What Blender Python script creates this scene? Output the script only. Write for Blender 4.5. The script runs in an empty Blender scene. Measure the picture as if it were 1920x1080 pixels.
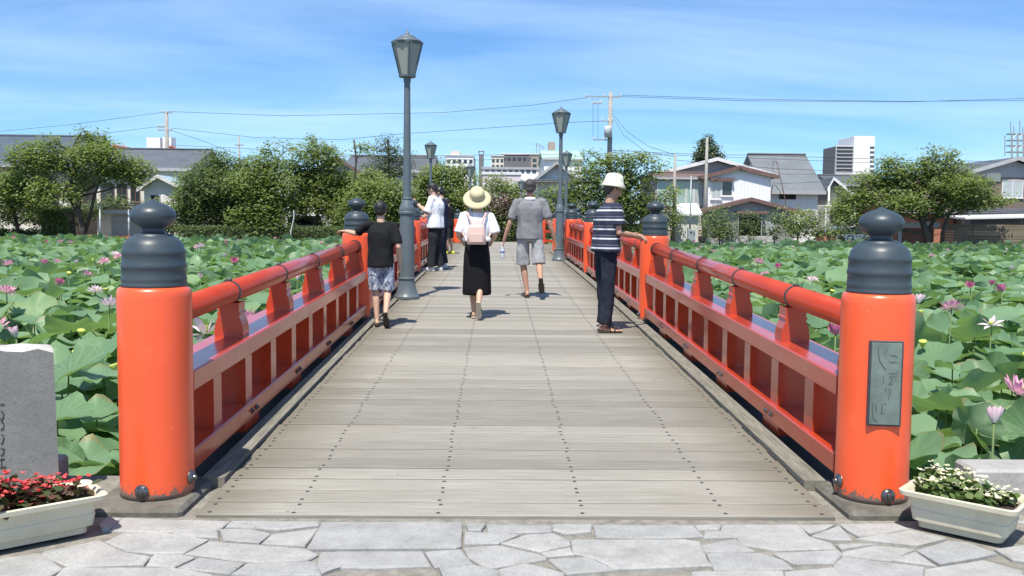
import bpy, math, random
import numpy as np
from mathutils import Vector, Matrix, noise

random.seed(7)
rng = np.random.default_rng(7)
R = math.radians
scene = bpy.context.scene
col = scene.collection

# ------------------------------------------------------------------ camera
FPX, CX, CH = 1707.0, -0.106, 1.328
YAW, PITCH, ROLL = 0.017, 0.0725, 0.0101
_f = np.array([math.sin(YAW)*math.cos(PITCH), math.cos(YAW)*math.cos(PITCH), -math.sin(PITCH)])
_r0 = np.array([math.cos(YAW), -math.sin(YAW), 0.0])
_u0 = np.cross(_r0, _f)
_r = _r0*math.cos(ROLL) + _u0*math.sin(ROLL)
_u = -_r0*math.sin(ROLL) + _u0*math.cos(ROLL)
cam_data = bpy.data.cameras.new('camera')
cam = bpy.data.objects.new('camera', cam_data)
col.objects.link(cam)
cam_data.sensor_width = 36.0
cam_data.lens = FPX/1920*36
cam_data.clip_end = 6000
cam.matrix_world = Matrix(((_r[0], _u[0], -_f[0], CX), (_r[1], _u[1], -_f[1], 0), (_r[2], _u[2], -_f[2], CH), (0, 0, 0, 1)))
scene.camera = cam

# ------------------------------------------------------------------ sky, sun, exposure
SUN = np.array([-0.135, -0.475, 1.0]); SUN /= np.linalg.norm(SUN)
world = bpy.data.worlds.new('World'); scene.world = world; world.use_nodes = True
wn, wl = world.node_tree.nodes, world.node_tree.links
wn.clear()
out = wn.new('ShaderNodeOutputWorld'); bg = wn.new('ShaderNodeBackground')
sky = wn.new('ShaderNodeTexSky'); sky.sky_type = 'NISHITA'; sky.sun_disc = False
sky.sun_elevation = math.asin(SUN[2]); sky.sun_rotation = math.atan2(SUN[0], SUN[1]) % (2*math.pi)
sky.air_density = 1.0; sky.dust_density = 0.0; sky.ozone_density = 1.0; sky.altitude = 50
bg.inputs['Strength'].default_value = 0.09
tc = wn.new('ShaderNodeTexCoord')
sep = wn.new('ShaderNodeSeparateXYZ'); wl.new(tc.outputs['Generated'], sep.inputs[0])
# thin cirrus: noise on the cloud plane (direction divided by height)
zz = wn.new('ShaderNodeMath'); zz.operation = 'ADD'; zz.inputs[1].default_value = 0.12; wl.new(sep.outputs['Z'], zz.inputs[0])
dv = wn.new('ShaderNodeVectorMath'); dv.operation = 'DIVIDE'; wl.new(tc.outputs['Generated'], dv.inputs[0])
cz = wn.new('ShaderNodeCombineXYZ'); [wl.new(zz.outputs[0], cz.inputs[i]) for i in range(3)]
wl.new(cz.outputs[0], dv.inputs[1])
mp = wn.new('ShaderNodeMapping'); mp.inputs['Scale'].default_value = (0.55, 1.5, 0.0); mp.inputs['Rotation'].default_value = (0, 0, R(18)); mp.inputs['Location'].default_value = (3.4, 1.2, 0)
wl.new(dv.outputs[0], mp.inputs[0])
cn = wn.new('ShaderNodeTexNoise'); cn.inputs['Scale'].default_value = 0.8; cn.inputs['Detail'].default_value = 7; cn.inputs['Roughness'].default_value = 0.52; cn.inputs['Distortion'].default_value = 0.7
wl.new(mp.outputs[0], cn.inputs['Vector'])
cr = wn.new('ShaderNodeMapRange'); cr.inputs['From Min'].default_value = 0.36; cr.inputs['From Max'].default_value = 0.85; cr.inputs['To Max'].default_value = 0.55
wl.new(cn.outputs['Fac'], cr.inputs['Value'])
cm = wn.new('ShaderNodeMix'); cm.data_type = 'RGBA'; cm.inputs['B'].default_value = (8.0, 10.2, 13.0, 1)
tint = wn.new('ShaderNodeMix'); tint.data_type = 'RGBA'; tint.blend_type = 'MULTIPLY'; tint.inputs['Factor'].default_value = 1; tint.inputs['B'].default_value = (0.62, 0.95, 1.34, 1)
wl.new(sky.outputs[0], tint.inputs['A'])
wl.new(cr.outputs[0], cm.inputs['Factor']); wl.new(tint.outputs['Result'], cm.inputs['A'])
wl.new(cm.outputs['Result'], bg.inputs['Color']); wl.new(bg.outputs[0], out.inputs[0])

sd = bpy.data.lights.new('sun', 'SUN'); sd.energy = 5.0; sd.angle = R(0.5); sd.color = (1.0, 0.945, 0.845)
sun = bpy.data.objects.new('sun', sd); col.objects.link(sun)
sun.rotation_euler = Vector(SUN).to_track_quat('Z', 'Y').to_euler()
sun.location = (-10, -20, 40)

scene.view_settings.view_transform = 'Standard'; scene.view_settings.look = 'None'
scene.view_settings.exposure = 0.4; scene.view_settings.gamma = 1.0
scene.view_settings.use_curve_mapping = False
scene.render.engine = 'CYCLES'
scene.cycles.max_bounces = 6; scene.cycles.diffuse_bounces = 3; scene.cycles.glossy_bounces = 3
scene.cycles.transmission_bounces = 4; scene.cycles.transparent_max_bounces = 6
scene.cycles.use_denoising = True

# ------------------------------------------------------------------ helpers
def at(px, py, D):
    """point of the place seen at photo pixel (px,py) that lies D metres ahead"""
    d = _f + (px-960)/FPX*_r + (540-py)/FPX*_u
    t = D/d[1]
    return np.array([CX, 0, CH]) + d*t
def gnd(px, py, z=0.0):
    d = _f + (px-960)/FPX*_r + (540-py)/FPX*_u
    t = (z-CH)/d[2]
    return np.array([CX, 0, CH]) + d*t
Y0, SL, LH = 4.03, 0.0345, 26.8
def dz(y):
    t = max(0.0, min(y-Y0, 2*LH))
    return SL*t - SL*t*t/(2*LH)

def npv(p): return np.asarray(p, float)

class MB:
    def __init__(s): s.v = []; s.f = []; s.m = []
    def add(s, verts, faces, mi=0, M=None):
        o = len(s.v)
        if M is not None:
            A = np.array(M); V = np.asarray(verts, float); verts = V@A[:3, :3].T + A[:3, 3]
        s.v += [tuple(map(float, p)) for p in verts]
        s.f += [tuple(i+o for i in f) for f in faces]; s.m += [mi]*len(faces)
        return s
    def box(s, c, d, mi=0, bev=0.0, rz=0.0, M=None):
        hx, hy, hz = d[0]/2, d[1]/2, d[2]/2
        if bev <= 0:
            V = [(sx*hx, sy*hy, sz*hz) for sx in (-1, 1) for sy in (-1, 1) for sz in (-1, 1)]
            F = [(0, 1, 3, 2), (4, 6, 7, 5), (0, 4, 5, 1), (2, 3, 7, 6), (0, 2, 6, 4), (1, 5, 7, 3)]
        else:
            b = min(bev, hx*.8, hy*.8, hz*.8); V = []; idx = {}
            for sx in (-1, 1):
                for sy in (-1, 1):
                    for sz in (-1, 1):
                        for a in range(3):
                            q = [sx*(hx-b), sy*(hy-b), sz*(hz-b)]
                            q[a] = (sx*hx, sy*hy, sz*hz)[a]
                            idx[(sx, sy, sz, a)] = len(V); V.append(tuple(q))
            F = []
            S = (-1, 1)
            def g(sg, a): return idx[(sg[0], sg[1], sg[2], a)]
            for a in range(3):
                b1, c1 = [k for k in range(3) if k != a]
                for sa in S:
                    q = []
                    for (p1, p2) in ((-1, -1), (1, -1), (1, 1), (-1, 1)):
                        sg = [0, 0, 0]; sg[a] = sa; sg[b1] = p1; sg[c1] = p2; q.append(g(sg, a))
                    F.append(q)
            for a in range(3):
                for b1 in range(a+1, 3):
                    c1 = 3-a-b1
                    for sa in S:
                        for sb in S:
                            s1 = [0, 0, 0]; s1[a] = sa; s1[b1] = sb; s1[c1] = -1
                            s2 = list(s1); s2[c1] = 1
                            F.append([g(s1, a), g(s2, a), g(s2, b1), g(s1, b1)])
            for sx in S:
                for sy in S:
                    for sz in S: F.append([idx[(sx, sy, sz, k)] for k in range(3)])
            VV = np.array(V); G = []
            for q in F:
                P = VV[q]; n = np.cross(P[1]-P[0], P[2]-P[0])
                G.append(tuple(q) if n@P.mean(0) > 0 else tuple(q[::-1]))
            F = G
        V = np.array(V)
        if rz:
            ca, sa = math.cos(rz), math.sin(rz)
            V = np.stack([V[:, 0]*ca-V[:, 1]*sa, V[:, 0]*sa+V[:, 1]*ca, V[:, 2]], 1)
        V = V + npv(c)
        return s.add(V, F, mi, M)
    def prism(s, poly, a, b, axis='z', mi=0, M=None):
        """polygon (2-D) extruded from a to b along an axis; poly is in the other two axes (xy, xz or yz)"""
        n = len(poly); V = []
        for t in (a, b):
            for (p, q) in poly:
                V.append({'z': (p, q, t), 'y': (p, t, q), 'x': (t, p, q)}[axis])
        area = sum(poly[i][0]*poly[(i+1) % n][1]-poly[(i+1) % n][0]*poly[i][1] for i in range(n))
        flip = (area < 0) ^ (axis == 'y') ^ (b < a)
        F = [tuple(range(n))[::-1], tuple(range(n, 2*n))] + [(i, (i+1) % n, n+(i+1) % n, n+i) for i in range(n)]
        if flip: F = [f[::-1] for f in F]
        return s.add(V, F, mi, M)
    def hexa(s, b4, t4, mi=0):
        """any box from 4 bottom and 4 top corners, both counter-clockwise seen from above"""
        return s.add(list(b4)+list(t4), [(3, 2, 1, 0), (4, 5, 6, 7), (0, 1, 5, 4), (1, 2, 6, 5), (2, 3, 7, 6), (3, 0, 4, 7)], mi)
    def tube(s, pts, rad, n=8, mi=0, caps=True, flat=None):
        P = np.asarray(pts, float); k = len(P)
        rad = [rad]*k if np.isscalar(rad) else list(rad)
        T = np.gradient(P, axis=0); T /= np.linalg.norm(T, axis=1)[:, None]+1e-12
        ref = np.array([0, 0, 1.0]) if abs(T[0][2]) < .9 else np.array([1.0, 0, 0])
        if flat is not None: ref = npv(flat)
        a = np.cross(ref, T[0]); a /= np.linalg.norm(a); V = []
        for i in range(k):
            a = a - T[i]*(a@T[i]); a /= np.linalg.norm(a); b = np.cross(T[i], a)
            ra, rb = (rad[i], rad[i]) if np.isscalar(rad[i]) else rad[i]
            for j in range(n):
                th = 2*math.pi*j/n; V.append(P[i]+a*math.cos(th)*ra+b*math.sin(th)*rb)
        F = [(i*n+j, i*n+(j+1) % n, (i+1)*n+(j+1) % n, (i+1)*n+j) for i in range(k-1) for j in range(n)]
        if caps: F += [tuple(range(n))[::-1], tuple(range((k-1)*n, k*n))]
        return s.add(V, F, mi)
    def lathe(s, prof, n=24, c=(0, 0, 0), mi=0, M=None):
        V = []; F = []
        for (r, z) in prof:
            for j in range(n):
                th = 2*math.pi*j/n; V.append((c[0]+r*math.cos(th), c[1]+r*math.sin(th), c[2]+z))
        k = len(prof)
        F = [(i*n+j, i*n+(j+1) % n, (i+1)*n+(j+1) % n, (i+1)*n+j) for i in range(k-1) for j in range(n)]
        F += [tuple(range(n))[::-1], tuple(range((k-1)*n, k*n))]
        return s.add(V, F, mi, M)
    def ell(s, c, r, n=12, m=8, mi=0, M=None, axes=None):
        V = []; F = []
        A = np.eye(3) if axes is None else np.array(axes, float).T
        for i in range(m+1):
            ph = math.pi*i/m
            for j in range(n):
                th = 2*math.pi*j/n
                p = np.array([r[0]*math.sin(ph)*math.cos(th), r[1]*math.sin(ph)*math.sin(th), -r[2]*math.cos(ph)])
                V.append(npv(c)+A@p)
        F = [(i*n+j, i*n+(j+1) % n, (i+1)*n+(j+1) % n, (i+1)*n+j) for i in range(m) for j in range(n)]
        return s.add(V, F, mi, M)
    def mesh(s, name, smooth=False, off=None):
        me = bpy.data.meshes.new(name)
        V = s.v
        if off is not None:
            V = [(p[0]-off[0], p[1]-off[1], p[2]-off[2]) for p in s.v]
        me.from_pydata(V, [], s.f)
        if any(s.m): me.polygons.foreach_set('material_index', s.m)
        if smooth: me.shade_smooth()
        me.update()
        return me

ORG = {}
def tag(o, label=None, cat=None, group=None, kind=None):
    if label: o['label'] = label
    if cat: o['category'] = cat
    if group: o['group'] = group
    if kind: o['kind'] = kind
    return o
def thing(name, label, cat, loc=(0, 0, 0), group=None, rz=0.0):
    o = bpy.data.objects.new(name, None); col.objects.link(o)
    o.empty_display_size = .2
    o.location = loc; o.rotation_euler = (0, 0, rz)
    ORG[o.name] = npv(loc)
    return tag(o, label, cat, group)
def link(name, me, mats, parent=None):
    o = bpy.data.objects.new(name, me); col.objects.link(o)
    for m in (mats if isinstance(mats, (list, tuple)) else [mats]):
        if len(me.materials) < (len(mats) if isinstance(mats, (list, tuple)) else 1): me.materials.append(m)
    if parent is not None:
        o.parent = parent; ORG[o.name] = ORG.get(parent.name, npv((0, 0, 0)))
    else: ORG[o.name] = npv((0, 0, 0))
    return o
def part(name, mb, mats, parent, smooth=False, world=True):
    """a mesh under its thing; mb is in world coordinates (unless world=False: in the thing's own)"""
    off = ORG.get(parent.name) if (world and parent is not None) else None
    return link(name, mb.mesh(name, smooth, off), mats, parent)
def solo(name, mb, mats, label, cat, group=None, smooth=False):
    o = link(name, mb.mesh(name, smooth), mats); return tag(o, label, cat, group)
def struct(name, mb, mats, smooth=False, kind='structure'):
    o = link(name, mb.mesh(name, smooth), mats); o['kind'] = kind; return o
def smooth_by_angle(o, ang=35):
    me = o.data
    me.shade_smooth()
    me.set_sharp_from_angle(angle=R(ang))
    return o

# ------------------------------------------------------------------ materials
def new_mat(name):
    m = bpy.data.materials.new(name); m.use_nodes = True
    nt = m.node_tree; return m, nt.nodes, nt.links, nt.nodes['Principled BSDF']
def c4(c): return (c[0], c[1], c[2], 1)
def mixc(N, L, fac, A, B, blend='MIX'):
    n = N.new('ShaderNodeMix'); n.data_type = 'RGBA'; n.blend_type = blend
    for k, v in (('Factor', fac), ('A', A), ('B', B)):
        if hasattr(v, 'is_linked') or hasattr(v, 'links'): L.new(v, n.inputs[k])
        elif k == 'Factor': n.inputs[k].default_value = v
        else: n.inputs[k].default_value = c4(v)
    return n.outputs['Result']
def nz(N, L, scale, detail=4, rough=.55, vec=None, dist=0):
    n = N.new('ShaderNodeTexNoise'); n.inputs['Scale'].default_value = scale; n.inputs['Detail'].default_value = detail
    n.inputs['Roughness'].default_value = rough; n.inputs['Distortion'].default_value = dist
    if vec is not None: L.new(vec, n.inputs['Vector'])
    return n.outputs['Fac']
def coords(N, L, kind='Object', scale=(1, 1, 1)):
    t = N.new('ShaderNodeTexCoord'); mpn = N.new('ShaderNodeMapping'); mpn.inputs['Scale'].default_value = scale
    L.new(t.outputs[kind], mpn.inputs[0]); return mpn.outputs[0]
def mrange(N, L, v, a, b, c=0, d=1):
    n = N.new('ShaderNodeMapRange'); L.new(v, n.inputs['Value'])
    for k, x in zip(('From Min', 'From Max', 'To Min', 'To Max'), (a, b, c, d)): n.inputs[k].default_value = x
    return n.outputs[0]
def mathn(N, L, op, a, b=None):
    n = N.new('ShaderNodeMath'); n.operation = op
    for i, v in enumerate((a, b)):
        if v is None: continue
        if isinstance(v, (int, float)): n.inputs[i].default_value = v
        else: L.new(v, n.inputs[i])
    return n.outputs[0]
def bump(N, L, B, h, strength=.3, dist=.01):
    n = N.new('ShaderNodeBump'); n.inputs['Strength'].default_value = strength; n.inputs['Distance'].default_value = dist
    L.new(h, n.inputs['Height']); L.new(n.outputs[0], B.inputs['Normal'])
def paint(name, c, rough=.5, var=.12, scale=6, bmp=.1, spec=.5, metal=0, coat=0, dirt=None, dirt_amt=.5, objvar=0, stretch=(1, 1, 1), sheen=0):
    m, N, L, B = new_mat(name)
    v = coords(N, L, 'Object', stretch)
    n1 = nz(N, L, scale, 5, .6, v)
    lo = [x*(1-var) for x in c]; hi = [min(1, x*(1+var)) for x in c]
    colr = mixc(N, L, mrange(N, L, n1, .3, .7), lo, hi)
    if dirt is not None:
        n2 = nz(N, L, scale*.45, 7, .7, v, .5)
        colr = mixc(N, L, mrange(N, L, n2, .52, .75, 0, dirt_amt), colr, dirt)
    if objvar:
        oi = N.new('ShaderNodeObjectInfo')
        k = mrange(N, L, oi.outputs['Random'], 0, 1, 1-objvar, 1+objvar)
        cc = N.new('ShaderNodeCombineXYZ'); [L.new(k, cc.inputs[i]) for i in range(3)]
        colr = mixc(N, L, 1.0, colr, cc.outputs[0], 'MULTIPLY')
    L.new(colr, B.inputs['Base Color'])
    n3 = nz(N, L, scale*6, 4, .6, v)
    L.new(mrange(N, L, n1, .25, .75, max(.02, rough-.08), min(1, rough+.08)), B.inputs['Roughness'])
    B.inputs['Specular IOR Level'].default_value = spec; B.inputs['Metallic'].default_value = metal
    B.inputs['Coat Weight'].default_value = coat; B.inputs['Coat Roughness'].default_value = .15; B.inputs['Coat IOR'].default_value = 1.5
    if sheen: B.inputs['Sheen Weight'].default_value = sheen; B.inputs['Sheen Roughness'].default_value = .35; B.inputs['Sheen Tint'].default_value = (.9, .82, .80, 1)
    if bmp: bump(N, L, B, n3, bmp, .004)
    return m
def foliage(name, c, c2, trans=.3, attr='rnd', rough=.5, spec=.35):
    """leaf: colour varies from leaf to leaf (attribute), some light passes through"""
    m, N, L, B = new_mat(name)
    a = N.new('ShaderNodeAttribute'); a.attribute_name = attr
    colr = mixc(N, L, a.outputs['Fac'], c, c2)
    L.new(colr, B.inputs['Base Color']); B.inputs['Roughness'].default_value = rough; B.inputs['Specular IOR Level'].default_value = spec
    t = N.new('ShaderNodeBsdfTranslucent'); L.new(mixc(N, L, 1.0, colr, (1.25, 1.3, .6), 'MULTIPLY'), t.inputs['Color'])
    mx = N.new('ShaderNodeMixShader'); mx.inputs[0].default_value = trans
    L.new(B.outputs[0], mx.inputs[1]); L.new(t.outputs[0], mx.inputs[2])
    L.new(mx.outputs[0], N['Material Output'].inputs['Surface'])
    return m

M = {}
VERM = (.90, .098, .020)
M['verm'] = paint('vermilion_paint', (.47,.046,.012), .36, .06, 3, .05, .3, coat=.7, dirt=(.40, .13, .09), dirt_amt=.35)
def post_paint():
    m, N, L, B = new_mat('vermilion_post_paint')
    v = coords(N, L); n1 = nz(N, L, 2.5, 4, .5, v)
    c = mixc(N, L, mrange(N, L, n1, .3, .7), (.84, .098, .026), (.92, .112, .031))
    # chipped, weathered foot and small scratches
    sp = N.new('ShaderNodeSeparateXYZ'); L.new(v, sp.inputs[0])
    chip = nz(N, L, 38, 6, .75, v); foot = mrange(N, L, sp.outputs['Z'], .0, .085, 1, 0)
    k = mathn(N, L, 'GREATER_THAN', mathn(N, L, 'ADD', chip, mathn(N, L, 'MULTIPLY', foot, .34)), .70)
    c = mixc(N, L, k, c, (.16, .12, .10))
    stv = coords(N, L, 'Object', (1, 1, .06)); sk = nz(N, L, 9, 5, .6, stv)
    c = mixc(N, L, mrange(N, L, sk, .5, .8, 0, .45), c, (.66, .10, .045)); c = mixc(N, L, mrange(N, L, nz(N, L, 5, 6, .7, v), .55, .8, 0, .35), c, (.88, .19, .09))
    scr = coords(N, L, 'Object', (1, 1, .35)); sc = nz(N, L, 55, 3, .8, scr)
    c = mixc(N, L, mathn(N, L, 'GREATER_THAN', sc, .715), c, (.75, .32, .22))
    L.new(c, B.inputs['Base Color']); B.inputs['Roughness'].default_value = .34; B.inputs['Coat Weight'].default_value = .25; B.inputs['Coat Roughness'].default_value = .2
    bump(N, L, B, nz(N, L, 14, 5, .6, v), .06, .004)
    return m
M['post'] = post_paint()
M['cap'] = paint('slate_cap_metal', (.042, .058, .070), .42, .15, 5, .08, .45, dirt=(.07,.08,.085), dirt_amt=.3)
M['band'] = paint('dark_band', (.05, .05, .055), .5, .2, 20, .1)
M['steel'] = paint('bolt_steel', (.20, .20, .20), .32, .3, 30, .1, metal=.9)
M['darkbolt'] = paint('dark_bolt', (.08, .07, .06), .5, .3, 30, .1, metal=.5)
def wood_deck():
    m, N, L, B = new_mat('weathered_plank')
    oi = N.new('ShaderNodeObjectInfo')
    t = N.new('ShaderNodeTexCoord'); mpn = N.new('ShaderNodeMapping'); mpn.inputs['Scale'].default_value = (1.2, 26, 26)
    ad = N.new('ShaderNodeVectorMath'); ad.operation = 'ADD'
    rv = N.new('ShaderNodeCombineXYZ'); L.new(mathn(N, L, 'MULTIPLY', oi.outputs['Random'], 57.0), rv.inputs[0]); L.new(mathn(N, L, 'MULTIPLY', oi.outputs['Random'], 3.0), rv.inputs[1])
    L.new(t.outputs['Object'], ad.inputs[0]); L.new(rv.outputs[0], ad.inputs[1]); L.new(ad.outputs[0], mpn.inputs[0])
    g = nz(N, L, 2.2, 7, .65, mpn.outputs[0], .3)
    c = mixc(N, L, mrange(N, L, g, .28, .72), (.20, .19, .158), (.35, .332, .284))
    big = nz(N, L, .9, 5, .6, ad.outputs[0])
    c = mixc(N, L, mrange(N, L, big, .42, .7, 0, .45), c, (.235,.205,.165))
    spot = nz(N, L, 11, 3, .5, ad.outputs[0])
    c = mixc(N, L, mrange(N, L, spot, .70, .76, 0, .6), c, (.12, .10, .085))
    k = mrange(N, L, oi.outputs['Random'], 0, 1, .82, 1.20)
    cc = N.new('ShaderNodeCombineXYZ'); [L.new(k, cc.inputs[i]) for i in range(3)]
    c = mixc(N, L, 1.0, c, cc.outputs[0], 'MULTIPLY')
    sx = N.new('ShaderNodeSeparateXYZ'); L.new(t.outputs['Object'], sx.inputs[0])
    edge = mrange(N, L, mathn(N, L, 'ADD', mathn(N, L, 'ABSOLUTE', sx.outputs['X']), mathn(N, L, 'MULTIPLY', big, .5)), 1.30, 1.68, 0, .75)
    c = mixc(N, L, edge, c, (.15, .135, .10))
    fine = nz(N, L, 60, 4, .7, ad.outputs[0]); c = mixc(N, L, mrange(N, L, fine, .56, .75, 0, .4), c, (.13, .12, .10))
    L.new(c, B.inputs['Base Color']); B.inputs['Roughness'].default_value = .75; B.inputs['Specular IOR Level'].default_value = .3
    bump(N, L, B, g, .35, .004)
    return m
M['plank'] = wood_deck()
M['screw'] = paint('screw_head', (.06, .055, .05), .5, .3, 40, 0)
M['kerbwood'] = paint('grey_kerb_timber', (.20, .19, .155), .85, .3, 7, .5, .2, dirt=(.09, .09, .07), stretch=(6, .6, 6))
M['girder'] = paint('dark_girder', (.035, .035, .035), .7, .3, 5, .2)
def stone_mat(name, a, b, objvar=.12):
    m, N, L, B = new_mat(name)
    oi = N.new('ShaderNodeObjectInfo'); v = coords(N, L)
    g = nz(N, L, 70, 5, .75, v); g2 = nz(N, L, 6, 6, .65, v)
    c = mixc(N, L, mrange(N, L, g2, .3, .7), a, b)
    c = mixc(N, L, mrange(N, L, g, .50, .70, 0, .6), c, [x*.62 for x in a])
    hue = mixc(N, L, oi.outputs['Random'], (1-objvar, 1-objvar*.8, 1-objvar*.6), (1+objvar, 1+objvar*.9, 1+objvar*.7))
    c = mixc(N, L, 1.0, c, hue, 'MULTIPLY')
    L.new(c, B.inputs['Base Color']); B.inputs['Roughness'].default_value = .85; B.inputs['Specular IOR Level'].default_value = .25
    bump(N, L, B, mathn(N, L, 'ADD', g, mathn(N, L, 'MULTIPLY', g2, 2.0)), .5, .006)
    return m
M['flag'] = stone_mat('flagstone', (.275, .27, .255), (.41, .405, .385), .09)
M['grout'] = paint('grout', (.235, .222, .19), .95, .3, 20, .6, .1, dirt=(.14, .135, .11))
M['granite'] = stone_mat('monument_granite', (.165, .165, .16), (.215, .215, .208), .02)
M['granite_break'] = stone_mat('broken_granite', (.42, .40, .38), (.55, .53, .5), .02)
M['concrete'] = paint('old_concrete', (.15, .142, .12), .9, .35, 12, .6, .15, dirt=(.08, .08, .06))
M['lamp'] = paint('lamp_grey_paint', (.105, .132, .148), .42, .1, 6, .05, .5)
M['lampglass'] = paint('lamp_milk_glass', (.30, .33, .30), .25, .12, 3, 0, .5)
M['bronze'] = paint('plaque_bronze', (.14, .18, .155), .5, .25, 9, .3, .4, dirt=(.17, .205, .19), dirt_amt=.5)
M['bronze_dark'] = paint('plaque_dark', (.05, .05, .06), .5, .2, 9, .2)
M['engrave'] = paint('engraved_stroke', (.07, .09, .08), .8, .2, 20, 0)
M['goldletter'] = paint('letter_inlay', (.055, .045, .03), .7, .4, 30, 0)
M['plaster_pot'] = paint('planter_plastic', (.62, .575, .43), .5, .08, 8, .05, .4, dirt=(.36, .33, .25), dirt_amt=.6)
M['soil'] = paint('soil', (.035, .025, .018), .95, .4, 30, .6)
def water_mat():
    m, N, L, B = new_mat('pond_water')
    B.inputs['Base Color'].default_value = (.012, .018, .012, 1); B.inputs['Roughness'].default_value = .08
    v = coords(N, L); bump(N, L, B, nz(N, L, 3, 3, .5, v), .15, .02); return m
M['water'] = water_mat()
M['ground'] = paint('bank_earth', (.16, .13, .085), .95, .35, 1.2, .5, .1, dirt=(.06, .09, .03), dirt_amt=.8)
M['bankwall'] = paint('bank_wall', (.22, .21, .19), .9, .3, 2, .5, .1, dirt=(.08, .08, .06))

# ------------------------------------------------------------------ ground, water
BANK = 58.2; EDGE = 4.72; WZ = -1.12
g = MB()
g.hexa([(-60, -12, -2), (60, -12, -2), (60, EDGE, -2), (-60, EDGE, -2)], [(-60, -12, -.02), (60, -12, -.02), (60, EDGE, -.02), (-60, EDGE, -.02)])
struct('near_bank_ground', g, M['grout'])
g = MB()
g.hexa([(-1500, BANK, -2), (1500, BANK, -2), (1500, 3000, -2), (-1500, 3000, -2)], [(-1500, BANK, -.02), (1500, BANK, -.02), (1500, 3000, -.02), (-1500, 3000, -.02)])
struct('far_bank_ground', g, M['ground'])
g = MB(); g.add([(-130, EDGE-.3, WZ), (130, EDGE-.3, WZ), (130, BANK+.3, WZ), (-130, BANK+.3, WZ)], [(0, 1, 2, 3)])
struct('pond_water', g, M['water'])
g = MB(); g.box((0, BANK-.14, -.6), (260, .3, 1.3)); struct('far_retaining_wall', g, M['bankwall'])
g = MB()
g.add([(-60, -12, -.012), (60, -12, -.012), (60, 4.025, -.012), (-60, 4.025, -.012)], [(0, 1, 2, 3)])
pav = link('pavement', g.mesh('pavement'), M['grout']); pav['kind'] = 'structure'

# crazy paving: outlines of the stones in front of the bridge (metres on the ground)
def strip(off, pts): return [(off+x/3, 940+y/3) for x, y in pts]
STONES = [
 (0, [(690,97),(960,104),(1283,113),(1222,158),(960,168),(880,176),(625,163)]), (0, [(565,130),(605,94),(682,99),(615,155),(580,158)]),
 (0, [(690,187),(940,184),(1160,217),(1028,290),(870,292),(720,277),(600,228)]), (0, [(1305,117),(1790,120),(1785,138),(1560,160),(1410,149),(1278,147)]),
 (0, [(970,180),(1212,166),(1222,204),(1100,199)]), (0, [(1242,157),(1400,155),(1512,182),(1453,228),(1268,214)]),
 (0, [(1534,187),(1786,152),(1712,247),(1480,234)]), (0, [(1818,121),(2200,122),(2590,123),(2586,252),(2555,264),(2270,261),(1920,267),(1736,268)]),
 (0, [(560,224),(700,288),(832,312),(798,352),(400,365),(238,300),(255,284)]), (0, [(1182,226),(1712,268),(1780,296),(1718,332),(1460,341),(1048,295)]),
 (0, [(872,302),(1020,300),(1084,316),(974,367),(836,357),(853,322)]), (0, [(1122,321),(1360,347),(1288,403),(1006,374)]),
 (0, [(1398,352),(1768,342),(1800,420),(1310,412)]), (0, [(-60,330),(222,294),(340,376),(258,425),(-60,425)]),
 (0, [(364,378),(968,378),(1186,412),(1186,470),(274,470)]), (0, [(1814,288),(1920,283),(2368,282),(2416,364),(1924,369),(1822,402),(1788,358)]),
 (640, [(478,288),(668,274),(712,332),(732,350),(532,367)]), (640, [(696,262),(880,249),(1144,310),(1144,322),(880,366),(822,371),(724,314)]),
 (640, [(708,132),(806,130),(783,162),(718,162)]), (640, [(828,132),(1176,137),(1176,168),(834,175)]),
 (640, [(702,174),(992,187),(876,232),(698,237)]), (640, [(908,233),(1052,188),(1190,181),(1276,221),(1280,243),(1120,277)]),
 (640, [(1198,135),(1402,133),(1396,168),(1270,182),(1198,163)]), (640, [(1428,135),(1976,138),(2030,196),(1920,202),(1444,202)]),
 (640, [(1303,223),(1920,218),(2012,232),(2050,330),(2080,362),(1540,380),(1444,328),(1314,293)]), (640, [(1174,327),(1388,313),(1524,383),(1272,402)]),
 (640, [(738,362),(840,383),(876,392),(876,440),(592,440),(562,377)]), (640, [(894,388),(1040,353),(1244,407),(1236,450),(904,450)]), (640, [(1134,292),(1282,263),(1300,299),(1172,312)]),
 (1280, [(78,137),(212,132),(198,158),(97,158)]), (1280, [(132,168),(200,168),(304,199),(122,203)]),
 (1280, [(232,134),(648,132),(708,197),(826,232),(854,262),(520,267),(334,238),(314,200),(220,166)]), (1280, [(664,137),(850,132),(720,182)]),
 (1280, [(734,191),(880,138),(945,212),(840,212)]), (1280, [(895,132),(1196,127),(1270,156),(1002,197),(934,160)]), (1280, [(988,213),(1280,168),(1474,211),(1310,247)]),
 (1280, [(104,252),(298,213),(326,242),(394,278),(132,287)]), (1280, [(524,292),(868,273),(890,291),(847,342),(632,347)]),
 (1280, [(908,287),(1080,253),(1298,272),(1168,331),(904,308)]), (1280, [(1186,334),(1310,289),(1414,362)]), (1280, [(1326,277),(1490,228),(1600,238),(1758,295),(1450,351)]),
 (1280, [(144,297),(428,293),(556,332),(614,378),(184,387)]), (1280, [(855,361),(902,318),(1160,348),(1346,372),(1336,440),(910,440)]),
 (1280, [(1374,382),(1690,333),(1894,391),(1930,450),(1360,450)]), (1280, [(64,402),(552,397),(566,450),(64,450)]), (1280, [(584,397),(848,372),(894,413),(880,450),(584,450)]),
 (1280, [(1766,272),(1930,250),(2060,300),(2060,360),(1862,326)]), (1280, [(876,242),(1084,242),(900,267)]),
]
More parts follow.
